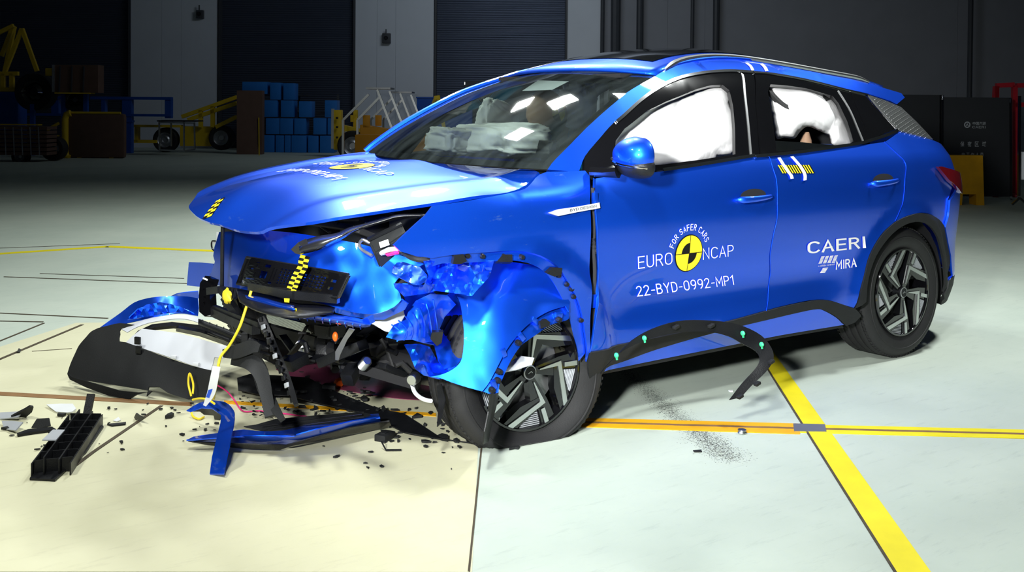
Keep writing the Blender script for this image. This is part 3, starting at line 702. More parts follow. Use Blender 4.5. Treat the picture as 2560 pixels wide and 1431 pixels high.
# gap behind the fender: dark door shut with hinge and loom
side('door_shut', S([(1465, 440), (1500, 440), (1505, 700), (1500, 860), (1478, 905), (1462, 905), (1462, 600)]), DARK, off=-.05, step=.06, mirror=False)
lm = MB(); lm.tube([at(px, py, 'y', .905) for px, py in cr([(1482, 470), (1485, 560), (1484, 620), (1487, 680), (1484, 760), (1482, 850)], 3)], .008, 8)
for i in range(12): lm.tube([at(1481+i*.6, 596+i*3.2, 'y', .905), at(1481+i*.6, 598+i*3.2, 'y', .905)], .012, 8)
lm.build('door_loom', RUB, CAR)
hg = MB(); p = at(1487, 753, 'y', .915); hg.box(p, (.03, .02, .055), bev=.004); p = at(1487, 500, 'y', .915); hg.box(p, (.022, .02, .06), bev=.004); hg.build('door_hinge', PAINT, CAR)
# chrome badge across the gap
def ybadge(x, z): return (x, max(YS(x, z), YS(.75, z))+.012, z)
bd = sheet('fender_badge', S([(1367, 532), (1391, 523), (1440, 516), (1494, 506), (1496, 520), (1440, 530), (1391, 540)]), ybadge, .03, BADGE, CAR, .008)

# ------------------------------------------------------------------ lettering on the car
def side_text(parent, s, A, B, hpx, m, bold=0., off=.0035, nm='lettering', mb=None, solver=None, surf=None):
    vs, fs, _ = text_mesh(s, bold); solver = solver or (lambda px, py: solve_side(px, py, YS)); surf = surf or (lambda x, z: (x, YS(x, z)+off, z))
    a = np.array(solver(*A)); b = np.array(solver(*B)); u = np.array(solver((A[0]+B[0])/2, (A[1]+B[1])/2-hpx)); mid = (a+b)/2
    up = u-mid; V = [surf(*(a+(b-a)*p[0]+up*p[1])) for p in vs]
    if mb is not None: mb.add(V, fs); return
    q = MB(); q.add(V, fs); return q.build(nm, m, parent, smooth=False, weld=False)
def roundel(parent, cen, R, surf, ex=(1, 0), ey=(0, 1), nm='target_sticker', off=0.):
    q = MB(); cx, cy = cen; N_ = 48
    def P_(r, a, o): return surf(cx+r*(ex[0]*math.cos(a)+ey[0]*math.sin(a)), cy+r*(ex[1]*math.cos(a)+ey[1]*math.sin(a)), o)
    def sec(r0, r1, a0, a1, mi, o):
        n = max(2, int(abs(a1-a0)/(2*PI)*N_)); vs = []
        for i in range(n+1):
            a = a0+(a1-a0)*i/n; vs += [P_(r0, a, o), P_(r1, a, o)]
        q.add(vs, [(2*i, 2*i+1, 2*i+3, 2*i+2) for i in range(n)], mi)
    sec(0, R, 0, 2*PI, 1, off+.002); sec(0, R*.95, 0, 2*PI, 0, off+.003)
    sec(R*.0, R*.56, PI/2, PI, 1, off+.004); sec(0, R*.56, -PI/2, 0, 1, off+.004)
    for a in (0, PI/2, PI, 1.5*PI):
        w_ = .018*R
        vs = [P_(math.hypot(r, s), a+math.atan2(s, max(r, 1e-6)), off+.0045) for r, s in ((w_, -w_), (R*.97, -w_), (R*.97, w_), (w_, w_))]
        q.add(vs, [(0, 1, 2, 3)], 1)
    return q.build(nm, [YEL, BLKS], parent, smooth=False, weld=False)
def arc_text(parent, s, cen, R, a0, a1, h, surf, ex, ey, m, bold, nm):
    q = MB(); n = len(s); wts = [.5 if c in ' I' else 1. for c in s]; tot = sum(wts); acc = 0
    for c, w_ in zip(s, wts):
        ac = a0+(a1-a0)*(acc+w_/2)/tot; acc += w_
        if c == ' ': continue
        vs, fs, asp = text_mesh(c, bold); cwid = abs(a1-a0)/tot*w_*R*.80
        if c == 'I': cwid *= .4
        V = []
        for u, v in vs:
            t = (u-.5)*cwid; r = R+v*h
            # tangent points clockwise
            x = r*math.cos(ac)+t*math.sin(ac); y = r*math.sin(ac)-t*math.cos(ac)
            V.append(surf(cen[0]+ex[0]*x+ey[0]*y, cen[1]+ex[1]*x+ey[1]*y))
        q.add(V, fs)
    return q.build(nm, m, parent, smooth=False, weld=False)
sf = lambda x, z, o=.0035: (x, YS(x, z)+o, z)
cen = np.array(solve_side(1721.5, 633.5, YS)); top_ = np.array(solve_side(1724, 588, YS)); rt_ = np.array(solve_side(1756, 630, YS))
Rr_ = .5*(np.linalg.norm(top_-cen)+np.linalg.norm(rt_-cen))
roundel(fd, cen, Rr_, sf, ex=(-1, 0), ey=(0, 1))
side_text(fd, 'EURO', (1594, 673), (1680, 661), 31, WHT, .006); side_text(fd, 'NCAP', (1756, 651), (1833, 641), 31, WHT, .006)
side_text(fd, '22-BYD-0992-MP1', (1591, 742), (1834, 712), 27, WHT, .02)
arc_text(fd, 'FOR SAFER CARS', cen, Rr_*1.22, math.radians(165), math.radians(22), Rr_*.34, sf, (-1, 0), (0, 1), WHT, .035, 'lettering')
side_text(rdr, 'CAERI', (2017, 636), (2164, 621), 33, WHT, .05)
side_text(rdr, 'MIRA', (2088, 675), (2141, 668), 25, WHT, .05)
side_text(rdr, 'A HORIBA COMPANY', (2044, 668), (2086, 663), 4.5, WHT, .02)
lq = MB()
for k in range(4):
    for q in range(6):
        x0 = 2052+k*11+q*-1.3; y0 = 641+q*3.2-k*.6
        lq.add([sf(*solve_side(*p, YS)) for p in ((x0, y0), (x0+8.5, y0-.8), (x0+7.6, y0+1.5), (x0-.8, y0+2.3))], [(0, 1, 2, 3)])
for q in range(4):
    x0 = 2060-q*2; y0 = 666+q*3.4
    lq.add([sf(*solve_side(*p, YS)) for p in ((x0-4, y0+4), (x0+9, y0+3), (x0+7, y0+5.6), (x0-6, y0+6.6))], [(0, 1, 2, 3)])
lq.build('printed_logo', WHT, rdr, smooth=False, weld=False)
bq = MB(); side_text(None, 'BYD DESIGN', (1420, 529), (1486, 518), 7, None, .02, mb=bq, surf=lambda x, z: (x, ybadge(x, z)[1]+.001, z)); bq.build('lettering', BLKS, bd, smooth=False, weld=False)
# striped target and white tapes
st = MB(); N_ = 13
for i in range(N_*2):
    x0 = 1943+i*(2024-1943)/(N_*2); x1 = x0+(2024-1943)/(N_*2)
    st.add([sf(*solve_side(*p, YS)) for p in ((x0, 413-.1*(i*.2)), (x1, 413-.1*(i*.2)), (x1+12, 433), (x0+12, 433.5))], [(0, 1, 2, 3)], i % 2)
st.build('striped_sticker', [YEL, BLKS], rdr, smooth=False, weld=False)
def tape(parent, pts, wpx, m=WHT, off=.006, nm='white_tape', fn=YS):
    P = cr(pts, 5); vs = []
    for i, p in enumerate(P):
        for s in (-.5, .5):
            x, z = solve_side(p[0]+s*wpx, p[1]-s*wpx*.15, fn); vs.append((x, fn(x, z)+off, z))
    q = MB(); q.add(vs, [(2*i, 2*i+1, 2*i+3, 2*i+2) for i in range(len(P)-1)]); return q.build(nm, m, parent, smooth=True, weld=False)
tape(rdr, [(1945, 394), (1955, 410), (1967, 428), (1975, 438), (1978, 447)], 8); tape(rdr, [(1977, 391), (1992, 408), (2004, 424), (2010, 438), (2010, 451)], 8)
rs1 = CAR
tape(CAR, [(1864, 157), (1874, 165), (1880, 176)], 7); tape(CAR, [(1901, 159), (1910, 168), (1915, 178)], 8)
# door handles
def handle(parent, cx, cy, L=84, H=30):
    x0, z0 = solve_side(cx, cy, YS); q = MB()
    def hc(v): return v
    d = MB(); N_ = 20
    a = np.array(solve_side(cx-L/2, cy+4, YS)); b = np.array(solve_side(cx+L/2, cy-7, YS)); ln = np.linalg.norm(b-a); mid = (a+b)/2; ang = math.atan2(b[1]-a[1], b[0]-a[0])
    ch, sh = math.cos(ang), math.sin(ang)
    def W(u, v, o): x = mid[0]+u*ch-v*sh*1; z = mid[1]+u*sh+v*ch; return (x, YS(x, z)+o, z)
    # u runs rearwards; flip v so that up is up
    sgn = 1 if ch > 0 else -1
    vs = []
    for i in range(5):
        r = i/4
        for k in range(24):
            t = 2*PI*k/24; vs.append(W(.01*sgn*0+ln*.38*r*math.cos(t), sgn*(.006+.030*r*math.sin(t)), .003))
    d.add(vs, [(i*24+k, i*24+(k+1) % 24, (i+1)*24+(k+1) % 24, (i+1)*24+k) for i in range(4) for k in range(24)])
    cup = d.build('recess_shade', DARK, parent, weld=False)  # flat dark disc on the door skin, shade of the recess as colour
    pts = []; rad = []
    secs = []
    n = 14
    for i in range(n+1):
        t = i/n; u = (-.5+t)*ln; out = .006+.034*math.sin(PI*min(1, max(0, t)))**.5; hh = .016-.007*t; vs_ = []
        for k in range(10):
            a_ = 2*PI*k/10; vs_.append(W(u, -sgn*.004+sgn*hh*math.sin(a_)*(.35 if i in (0, n) else 1), out+.008*math.cos(a_)))
        secs.append(vs_)
    q.add([v for s in secs for v in s], [(i*10+k, i*10+(k+1) % 10, (i+1)*10+(k+1) % 10, (i+1)*10+k) for i in range(n) for k in range(10)]+[tuple(range(10)), tuple(n*10+k for k in range(10))])
    return q.build('door_handle', PAINT, parent, sharp=50)
handle(fd, 1882, 494); handle(rdr, 2207, 454, 66, 26)

# ------------------------------------------------------------------ bonnet: surface through its traced edge
hb = [((1347, 431), .74), ((1321, 458), .745), ((1296, 473), .74), ((1200, 489), .735), ((1100, 505), .725), ((1000, 520), .71), ((900, 535), .68), ((806, 550), .63), ((740, 563), .56), ((683, 575), .48), ((642, 580), .40), ((600, 577), .27), ((557, 564), .12), ((520, 555), .01),
      ((490, 540), -.12), ((472, 520), -.30), ((480, 504), -.40), ((504, 482), -.50), ((545, 460), -.57), ((589, 441), -.62), ((683, 416), -.68), ((809, 394), -.72), ((916, 380), -.74), ((990, 391), -.55), ((1060, 402), -.32), ((1200, 415), .15), ((1290, 424), .48)]
HP = [at(p[0], p[1], 'y', y) for p, y in hb]
hpts = [(p[0], p[1]) for p in HP]; hz = [p[2] for p in HP]
for x, y, z in ((1.95, 0, .955), (1.7, 0, 1.015), (1.3, 0, 1.05), (1.0, 0, 1.07), (1.6, .4, .985), (1.2, .45, 1.02), (1.6, -.4, 1.01), (1.2, -.45, 1.055), (1.88, .3, .94), (1.9, -.3, .95)): hpts.append((x, y)); hz.append(z)
HZ = rbf(hpts, hz)
def hfn(x, y, o=0.):
    z = HZ(x, y)+o
    for s in (1, -1): z += .012*sstep(.0, .05, s*y-(.52-.10*(x-1)))*(1-sstep(.05, .2, s*y-(.52-.10*(x-1))))   # crease along the power bulge
    return (x, y, z)
hol = cr([(p[0], p[1]) for p in HP]+[(HP[0][0], HP[0][1])], 3)[:-1]
BON = sheet('bonnet', hol, hfn, .035, PAINT_S, CAR, .012)
def solve_hood(px, py):
    z = .95
    for _ in range(60):
        p = at(px, py, 'z', z); x = min(max(float(p[0]), .5), 2.15); y = min(max(float(p[1]), -.9), .9); z = .6*z+.4*HZ(x, y)
    return float(p[0]), float(p[1])
hs_ = lambda x, y, o=.004: hfn(x, y, o)
hc = solve_hood(880, 417)
roundel(BON, hc, .105, hs_, ex=(0, 1), ey=(-1, 0))
def hood_text(s, x, y0, y1, h, bold):
    vs, fs, _ = text_mesh(s, bold); q = MB(); q.add([hfn(x-v*h, y0+(y1-y0)*u, .005) for u, v in vs], fs); return q.build('lettering', WHT, BON, smooth=False, weld=False)
hood_text('EURO', hc[0]+.035, hc[1]-.35, hc[1]-.13, .07, .02); hood_text('NCAP', hc[0]+.035, hc[1]+.13, hc[1]+.35, .07, .02)
hood_text('22-BYD-0992-MP1', hc[0]+.24, hc[1]-.30, hc[1]+.30, .075, .03)
arc_text(BON, 'FOR SAFER CARS', hc, .13, math.radians(165), math.radians(15), .04, lambda x, y: hfn(x, y, .005), (0, 1), (-1, 0), WHT, .04, 'lettering')
q = MB()
a = np.array(solve_hood(552, 519)); b = np.array(HP[13][:2])+np.array([-.004, -.03])
for i in range(8):
    for j in range(2):
        t0, t1 = i/8, (i+1)/8; d = b-a; n_ = np.array([-d[1], d[0]])/np.linalg.norm(d)*.011
        q.add([hfn(*(a+d*t+n_*s*2), .005) for t, s in ((t0, j-1), (t1, j-1), (t1, j), (t0, j))], [(0, 1, 2, 3)], (i+j) % 2)
q.build('checkered_tape', [YEL, BLKS], BON, smooth=False, weld=False)
# washer jets / broken wiper cap at the bonnet edge
q = MB(); p = at(1050, 398, 'y', -.35); q.box(p, (.03, .06, .02), bev=.006); q.build('washer_cap', WPL, CAR)

# ------------------------------------------------------------------ wheels
SPIN = {'f': 6, 'r': -8}
def tyre_obj(parent, flat=None):
    W_, R_ = .215, .347; q = MB()
    prof = [(.232, -.012), (.245, -.004), (.26, .004), (.285, .010), (.312, .008), (.330, -.002), (.340, -.014)]
    prof += [(.3445, -.022), (.3445, -.026), (.337, -.028), (.337, -.030), (.345, -.032)]
    zz = -.032
    for k in range(4):
        z1 = zz-.034; prof += [(.347, zz-.004), (.347, z1+.004), (.345, z1), (.337, z1-.0015), (.337, z1-.0075), (.345, z1-.009)]; zz = z1-.009
    prof += [(.345, zz-.004), (.340, -.205), (.325, -.217), (.300, -.223), (.265, -.218), (.240, -.208), (.228, -.2)]
    q.lathe(prof, None, 96)
    # tread blocks: sipes cut as thin ribs on the shoulder
    for k in range(90):
        a = 2*PI*k/90
        for z0, z1 in ((-.014, -.0275), (-.191, -.205)):
            r = .3438; p0 = Vector((r*math.cos(a), r*math.sin(a), z0)); p1 = Vector((r*math.cos(a), r*math.sin(a), z1)); q.bar(p0, p1, .012, .006, up=(math.cos(a), math.sin(a), 0))
    # raised band and letters stand-in ribs of the sidewall
    q.lathe([(.292, .0095), (.294, .0125), (.297, .0125), (.299, .0095)], None, 96)
    o = q.build('tyre', RUB, parent, sharp=30)
    return o
def annsec(q, r0, r1, a0, a1, z, th, mi=0, n=8, M4=None):
    vs = []
    for i in range(n+1):
        a = a0+(a1-a0)*i/n
        for r, zz in ((r0, z), (r1, z), (r1, z-th), (r0, z-th)): vs.append((r*math.cos(a), r*math.sin(a), zz))
    fs = [(i*4+k, i*4+(k+1) % 4, (i+1)*4+(k+1) % 4, (i+1)*4+k) for i in range(n) for k in range(4)]+[(0, 1, 2, 3), (n*4+3, n*4+2, n*4+1, n*4)]
    q.add(vs, fs, mi)
def wheel(nm, cen, axis, spin, flat_z=None):
    root = bpy.data.objects.new(nm, None); COL.objects.link(root); root.parent = CAR; root.location = cen; root.empty_display_size = .1
    z = Vector(axis).normalized(); x = Vector((0, 0, 1)).cross(z).normalized()*-1; y = z.cross(x)
    # local frame seen from outside: X to the viewer's right, Y up, Z outwards
    x = -Vector((0, 0, 1)).cross(z).normalized() if False else Vector((0, 0, 1)).cross(z).normalized(); y = z.cross(x)
    root.rotation_euler = Matrix((x, y, z)).transposed().to_euler()
    ty = tyre_obj(root)
    rm = MB()
    rm.lathe([(.236, -.004), (.232, .004), (.224, .004), (.220, -.006), (.214, -.05), (.20, -.12), (.205, -.19), (.232, -.205)], None, 72)
    rim = rm.build('rim', GLOSSB, root)
    b = MB(); b.lathe([(.0, -.075), (.17, -.075), (.175, -.085), (.175, -.10), (0, -.1)], None, 40); b.build('brake_disc', ALU, root)
    for k in range(5):
        sp_ = MB(); br = MB(); rb = MB()
        t0 = math.radians(spin-72*k)
        def P2(r, deg): a = t0+math.radians(deg); return (r*math.cos(a)*.222/.95, r*math.sin(a)*.222/.95)
        # black spoke mass behind the bright faces
        A, B_, C_ = P2(.1, 6), P2(.60, 8), P2(.97, -42); D_, E_ = P2(.97, -10), P2(.97, 10)
        sp_.prism([P2(.12, 25), P2(.62, 12), P2(.99, 8), P2(.99, -8), P2(.70, -8), P2(.50, -20), P2(.1, -30)], Matrix.Translation((0, 0, -.05)), .044)
        sp_.prism([P2(.50, 2), P2(.66, 6), P2(.66, -4), P2(.99, -40), P2(.99, -56), P2(.60, -40)], Matrix.Translation((0, 0, -.05)), .046)
        def strip2(pts, ws, m4z=.0, th=.006):
            L_, R_2 = [], []
            for i, p in enumerate(pts):
                a = Vector(pts[max(i-1, 0)]); c_ = Vector(pts[min(i+1, len(pts)-1)])
                if 0 < i < len(pts)-1:
                    d1 = (Vector(p)-a).normalized(); d2 = (c_-Vector(p)).normalized(); d = (d1+d2).normalized(); k_ = 1/max(.45, math.sqrt((1+d1.dot(d2))/2))
                else: d = (c_-a).normalized(); k_ = 1
                n_ = Vector((-d.y, d.x))*ws[i]/2*k_; L_.append(tuple(Vector(p)+n_)); R_2.append(tuple(Vector(p)-n_))
            br.prism(L_+R_2[::-1], Matrix.Translation((0, 0, -.004+m4z)), th)
        strip2([P2(.20, 1), P2(.60, 2), P2(.97, -48)], [.004, .017, .021])
        strip2([P2(.70, -2), P2(.985, -3)], [.018, .019])
        for j in range(9):
            f = j/8; p = P2(.67+.27*f, -10+0*f); q_ = P2(.67+.27*f, -28-6*f)
            rb.bar((*p, -.012), (*q_, -.012), .0035, .004)
        rb.prism([P2(.64, -7), P2(.97, -6), P2(.97, -36), P2(.64, -30)], Matrix.Translation((0, 0, -.022)), .006, mi=1)
        sp_.build('spoke', GLOSSB, root, sharp=20); br.build('bright_spoke_face', SATIN, root, smooth=False); rb.build('ribbed_insert', [GREYP, BLK], root, smooth=False)
    cp = MB(); cp.lathe([(0, .006), (.026, .005), (.030, .0), (.031, -.02), (.05, -.03)], None, 32); cap = cp.build('centre_cap', BLK, root)
    c2 = MB(); c2.lathe([(.024, .0062), (.0265, .0068), (.029, .0045)], None, 32); c2.bar((-.01, -.004, .0065), (.004, .004, .0065), .003, .002); c2.bar((.004, .004, .0065), (.01, -.002, .0065), .003, .002); c2.build('cap_ring', ALU, root)
    if flat_z is not None:
        bpy.context.view_layer.update(); mw = Matrix.Translation(cen)@root.rotation_euler.to_matrix().to_4x4(); inv = mw.inverted()
        for v in ty.data.vertices:
            p = mw@v.co; r = math.hypot(v.co.x, v.co.y)
            if r < .25: continue
            low = sstep(-.05, -.25, v.co.y)
            bul = low*.030*math.exp(-((r-.30)/.03)**2); v.co.z += bul if v.co.z > -.03 else 0
            # lopsided bulge of the burst tyre towards the rear
            if v.co.x > .05 and v.co.y < .12: v.co.x += .022*sstep(.05, .3, v.co.x)*sstep(.12, -.1, v.co.y)
            p = mw@v.co
            if p.z < flat_z+.002: p.z = flat_z+.002+max(-.0015, (p.z-flat_z)*.03); v.co = inv@p
    return root
st_a = math.radians(90-6)
wheel('front_wheel', (1.085, .868, .272), (math.cos(st_a), math.sin(st_a), .01), SPIN['f'], 0.)
wheel('rear_wheel', (-1.36, .895, .348), (0, 1, .01), SPIN['r'])
wheel('front_wheel', (1.36, -.895, .348), (0, -1, .01), 20)
wheel('rear_wheel', (-1.36, -.895, .348), (0, -1, .01), 40)
# wheel housings and underbody
for cx_, cz_, sy in ((-1.36, .345, 1), (-1.36, .345, -1)):
    wh = MB()
    pr = [(cx_+.42*math.cos(math.radians(a)), cz_+.42*math.sin(math.radians(a))) for a in range(-15, 196, 15)]
    vs = [(x, sy*y, z) for x, z in pr for y in (.86, .55)]; n = len(pr)
    wh.add(vs, [(2*i, 2*i+1, 2*i+3, 2*i+2) for i in range(n-1)]); wh.add([(x, sy*.55, z) for x, z in pr], [tuple(range(n))])
    wh.build('wheel_housing', DARK, CAR)
ub = MB(); ub.box((-.1, 0, .24), (1.9, 1.5, .09), bev=.02); ub.box((-1.55, 0, .36), (1.1, 1.0, .2), bev=.03); ub.box((.55, 0, .3), (.5, 1.3, .12), bev=.02)
ub.build('underbody', DARK, CAR)
ub = MB(); ub.tube([(-1.36, -.8, .33), (-1.36, .8, .33)], .05, 12); ub.bar((-1.36, .62, .30), (-.9, .5, .3), .07, .05); ub.bar((-1.36, -.62, .30), (-.9, -.5, .3), .07, .05); ub.build('rear_axle', DARK, CAR)
# tail: closing panels of the hatch (seen only from behind)
q = MB(); sec = [(-1.62, 1.47, .42), (-1.98, 1.16, .62), (-2.12, .98, .62), (-2.16, .87, .62)]
vs = [(x-.06*(1-s*s), s*hw_, z) for x, z, hw_ in sec for s in (-1, -.5, 0, .5, 1)]
q.add(vs, [(i*5+k, i*5+k+1, i*5+k+6, i*5+k+5) for i in range(3) for k in range(4)], 0)
q.build('tailgate', [PAINT], CAR)
q = MB(); q.add([(-2.24+.02*abs(s), s*.55, z) for z in (.88, .55, .3) for s in (-1, 0, 1)], [(i*3+k, i*3+k+1, i*3+k+4, i*3+k+3) for i in range(2) for k in range(2)]); q.build('rear_bumper', PAINT, CAR)

# ------------------------------------------------------------------ door mirror
q = MB(); mc = Vector(tuple(at(1590, 388, 'y', 1.02)))
ax = Vector((.25, 1, .0)).normalized(); fx = Vector((1, -.25, 0)).normalized(); Rm = Matrix((ax, fx, Vector((0, 0, 1)))).transposed()
def shell(v):
    v = v.copy(); s = abs(v.x)**.8*(1 if v.x > 0 else -1)
    if v.y < -.25: v.y = -.25+(v.y+.25)*.15
    if v.z > 0: v.z *= 1-.35*max(0, -v.x)*.6
    return Vector((s, v.y, v.z))
top = MB(); top.ell((0, 0, 0), (.118, .085, .075), None, 40, 24, fn=lambda v: shell(v))
def cut(mb, keep):
    f = []; mi = []
    for fc, m_ in zip(mb.f, mb.mi):
        if keep(sum((Vector(mb.v[i]) for i in fc), Vector())/len(fc)): f.append(fc); mi.append(m_)
    mb.f = f; mb.mi = mi
cut(top, lambda c: c.z > -.012-.06*c.x or True)
top.v = [tuple(mc+Rm@Vector(v)) for v in top.v]
MIR = top.build('door_mirror', PAINT, CAR, sharp=60)
q = MB(); q.ell((.01, -.006, -.045), (.108, .078, .05), None, 30, 16, fn=shell); q.v = [tuple(mc+Rm@Vector(v)) for v in q.v]; q.build('mirror_underside', BLK, MIR, sharp=60)
q = MB(); q.tube([mc+Rm@Vector(p) for p in cr([(-.113, .03, -.01), (-.09, .065, -.018), (-.03, .087, -.026), (.04, .085, -.036), (.09, .055, -.042), (.114, .01, -.046)], 4)], .0055, 6); q.build('indicator_strip', CHR, MIR)
q = MB(); q.ell((0, -.024, 0), (.107, .003, .066), None, 30, 16); q.v = [tuple(mc+Rm@Vector(v)) for v in q.v]; q.build('mirror_glass', CHR, MIR)
q = MB(); p0 = at(1478, 430, 'y', .86); p1 = at(1545, 428, 'y', .97); q.tube([p0, (Vector(tuple(p0))+Vector(tuple(p1)))/2+Vector((0, 0, -.004)), p1], [.022, .02, .03], 10); q.build('mirror_arm', GLOSSB, MIR)

# ------------------------------------------------------------------ cabin
q = MB(); q.box((.55, 0, .93), (.55, 1.5, .12), bev=.04); q.box((.30, 0, .80), (.25, 1.45, .3), bev=.05); DSH = q.build('dashboard', DARK, CAR)
q = MB(); q.box((.34, -.10, 1.05), (.02, .36, .2), bev=.006); q.build('touch_screen', GLOSSB, DSH)
q = MB(); q.box((-.3, 0, .36), (2.2, 1.45, .08)); q.box((.85, 0, .7), (.05, 1.45, .6)); q.box((-1.35, 0, .85), (.1, 1.3, .8)); q.build('cabin_floor', DARK, CAR)
q = MB(); q.box((-.3, 0, 1.47), (1.2, 1.0, .02)); q.build('headliner', DARK, CAR)
for y in (.38, -.38):
    q = MB(); q.box((-.22, y, .62), (.5, .5, .2), bev=.06); q.box((-.52, y, .95), (.16, .5, .66), Matrix.Rotation(-.25, 3, 'Y'), bev=.06)
    s_ = q.build('front_seat', NAVY, CAR); q = MB(); q.box((-.62, y, 1.33), (.1, .28, .18), bev=.04); q.build('headrest', DARK, s_)
q = MB(); q.box((-1.05, 0, .62), (.5, 1.25, .2), bev=.05); q.box((-1.32, 0, .95), (.14, 1.25, .66), Matrix.Rotation(-.3, 3, 'Y'), bev=.05); q.build('rear_bench', NAVY, CAR)
q = MB(); a_ = [(.20+.05*math.sin(t)*.3, .38+.18*math.cos(t), .98+.18*math.sin(t)) for t in [2*PI*k/24 for k in range(25)]]; q.tube(a_, .014, 8); q.bar((.2, .22, .98), (.2, .54, .98), .03, .05); q.build('steering_wheel', DARK, CAR)
def bag(name, c, r, seed, rot=None, amp=.14, f=1.6, parent=CAR, box=.55):
    q = MB()
    def fn(v):
        d = Vector((math.copysign(abs(v.x)**box, v.x), math.copysign(abs(v.y)**box, v.y), math.copysign(abs(v.z)**box, v.z)))
        n = noise.noise(v*f+Vector((seed, 0, 0))); cr_ = -abs(noise.noise(v*f*1.9+Vector((0, seed, 4))))
        return d*(1+amp*n+amp*.8*cr_+amp*.25*noise.noise(v*f*5+Vector((seed, 2, 2))))
    q.ell(c, r, rot, 64, 40, fn=fn); return q.build(name, BAGM, parent, sharp=0)
# curtain bags fill the side openings just behind the panes
def bag_patch(outline, base, amp, fr, seed, creases=()):
    f = rbf([c[:2] for c in base], [c[2] for c in base]); ol = cr(list(outline)+[outline[0]], 4)[:-1]
    def fn(x, y):
        d = min(segd(ol, x, y)/26., 1); v = f(x, y)-.07*(1-math.sqrt(max(0, 1-(1-d)**2)))
        n = noise.noise(Vector((x*fr, y*fr, seed))); v += amp*n
        for (c0, c1, wd, dp) in creases: v -= dp*math.exp(-(segd([c0, c1], x, y, False)/wd)**2)
        return at(x, y, 'y', v)
    return sheet('curtain_airbag', ol, fn, 9, BAGM, CAR, .01, (), 0)
bag_patch([(1520, 425), (1530, 350), (1570, 312), (1625, 268), (1670, 248), (1745, 224), (1790, 205), (1822, 214), (1830, 262), (1842, 300), (1846, 350), (1838, 384), (1800, 392), (1790, 402), (1700, 420), (1600, 430)],
          [(1540, 400, .76), (1700, 420, .76), (1840, 380, .76), (1700, 250, .64), (1800, 215, .62), (1740, 330, .75), (1580, 320, .70)], .018, .012, 2.,
          [((1696, 254), (1700, 300), 5, .03), ((1700, 300), (1722, 330), 6, .035), ((1722, 330), (1728, 390), 6, .03), ((1770, 322), (1785, 290), 7, .02), ((1768, 325), (1772, 360), 7, .02), ((1770, 390), (1830, 362), 4, .015), ((1650, 360), (1690, 300), 9, .015)])
bag_patch([(1915, 225), (1930, 205), (1975, 212), (2025, 219), (2088, 240), (2105, 278), (2128, 330), (2138, 360), (2118, 372), (2080, 362), (2070, 340), (2045, 326), (2018, 317), (2000, 330), (1986, 346), (1960, 344), (1940, 345), (1930, 290)],
          [(1930, 220, .60), (2080, 240, .60), (2120, 360, .74), (1950, 340, .72), (2020, 260, .68), (2050, 310, .73)], .015, .016, 5.,
          [((1925, 284), (2000, 290), 4, .02), ((2000, 288), (1950, 322), 5, .02), ((2000, 288), (2050, 330), 4, .02), ((2070, 335), (2090, 305), 6, .03), ((2080, 262), (2096, 290), 4, .02)])
bag('passenger_airbag', tuple(at(1250, 350, 'y', -.36)), (.20, .30, .09), 4.4, None, .16, 1.6)
bag('passenger_airbag', tuple(at(1130, 352, 'y', -.50)), (.11, .15, .075), 2.4, None, .2, 1.8)
bag('side_airbag', tuple(at(1245, 305, 'y', -.50)), (.16, .04, .11), 6.4, Matrix.Rotation(.3, 3, 'Z')@Matrix.Rotation(-.3, 3, 'Y'), .2, 2)
bag('side_airbag', tuple(at(1445, 275, 'y', -.38)), (.06, .13, .15), 7.4, None, .3, 2)
sheet('side_window', S([(1938, 352), (2010, 356), (2125, 367), (2000, 377), (1942, 381)]), yfn(-.02), .05, SGLASS, rdr, .004)
side('quarter_glass', S([(2127, 228), (2162, 237), (2240, 323), (2200, 338), (2168, 354), (2159, 307)]), GLOSSB, off=-.001, step=.06, thick=.006)

# dummies: the front one seen through the windshield
DUM = thing('crash_dummy', 'tan crash test dummy in a blue shirt seen through the windshield', 'dummy', (-.22, -.30, .72))
def skin(name, pts, edges, rad, m, parent, sub=2, loc=(0, 0, 0)):
    me = bpy.data.meshes.new(name); me.from_pydata([tuple(Vector(p)-Vector(loc)) for p in pts], edges, [])
    o = bpy.data.objects.new(name, me); COL.objects.link(o); o.parent = parent
    md = o.modifiers.new('skin', 'SKIN'); md.use_smooth_shade = True
    for i, v in enumerate(me.skin_vertices[0].data): v.radius = rad[i] if isinstance(rad[i], tuple) else (rad[i], rad[i])
    me.skin_vertices[0].data[0].use_root = True
    o.modifiers.new('sub', 'SUBSURF').levels = sub; o.modifiers[-1].render_levels = sub; me.materials.append(m); return o
DL = DUM.location
bp_ = [(-.25, -.30, .74), (-.22, -.30, .90), (-.10, -.31, 1.07), (-.05, -.32, 1.14), (-.0, -.32, 1.19),
       (-.12, -.13, 1.10), (-.0, -.08, .92), (.16, -.14, .92), (-.12, -.50, 1.10), (0, -.55, .92), (.16, -.46, .92),
       (-.15, -.20, .72), (.22, -.18, .74), (.35, -.18, .5), (-.15, -.40, .72), (.22, -.42, .74), (.35, -.42, .5)]
be = [(0, 1), (1, 2), (2, 3), (3, 4), (2, 5), (5, 6), (6, 7), (2, 8), (8, 9), (9, 10), (0, 11), (11, 12), (12, 13), (0, 14), (14, 15), (15, 16)]
skin('body', bp_, be, [(.15, .12), (.14, .11), (.15, .11), .07, .055, .07, .045, .035, .06, .045, .035, .09, .065, .05, .09, .065, .05], SHIRT, DUM, 2, DL)
hcn = Vector(tuple(at(1368, 288, 'y', -.33)))
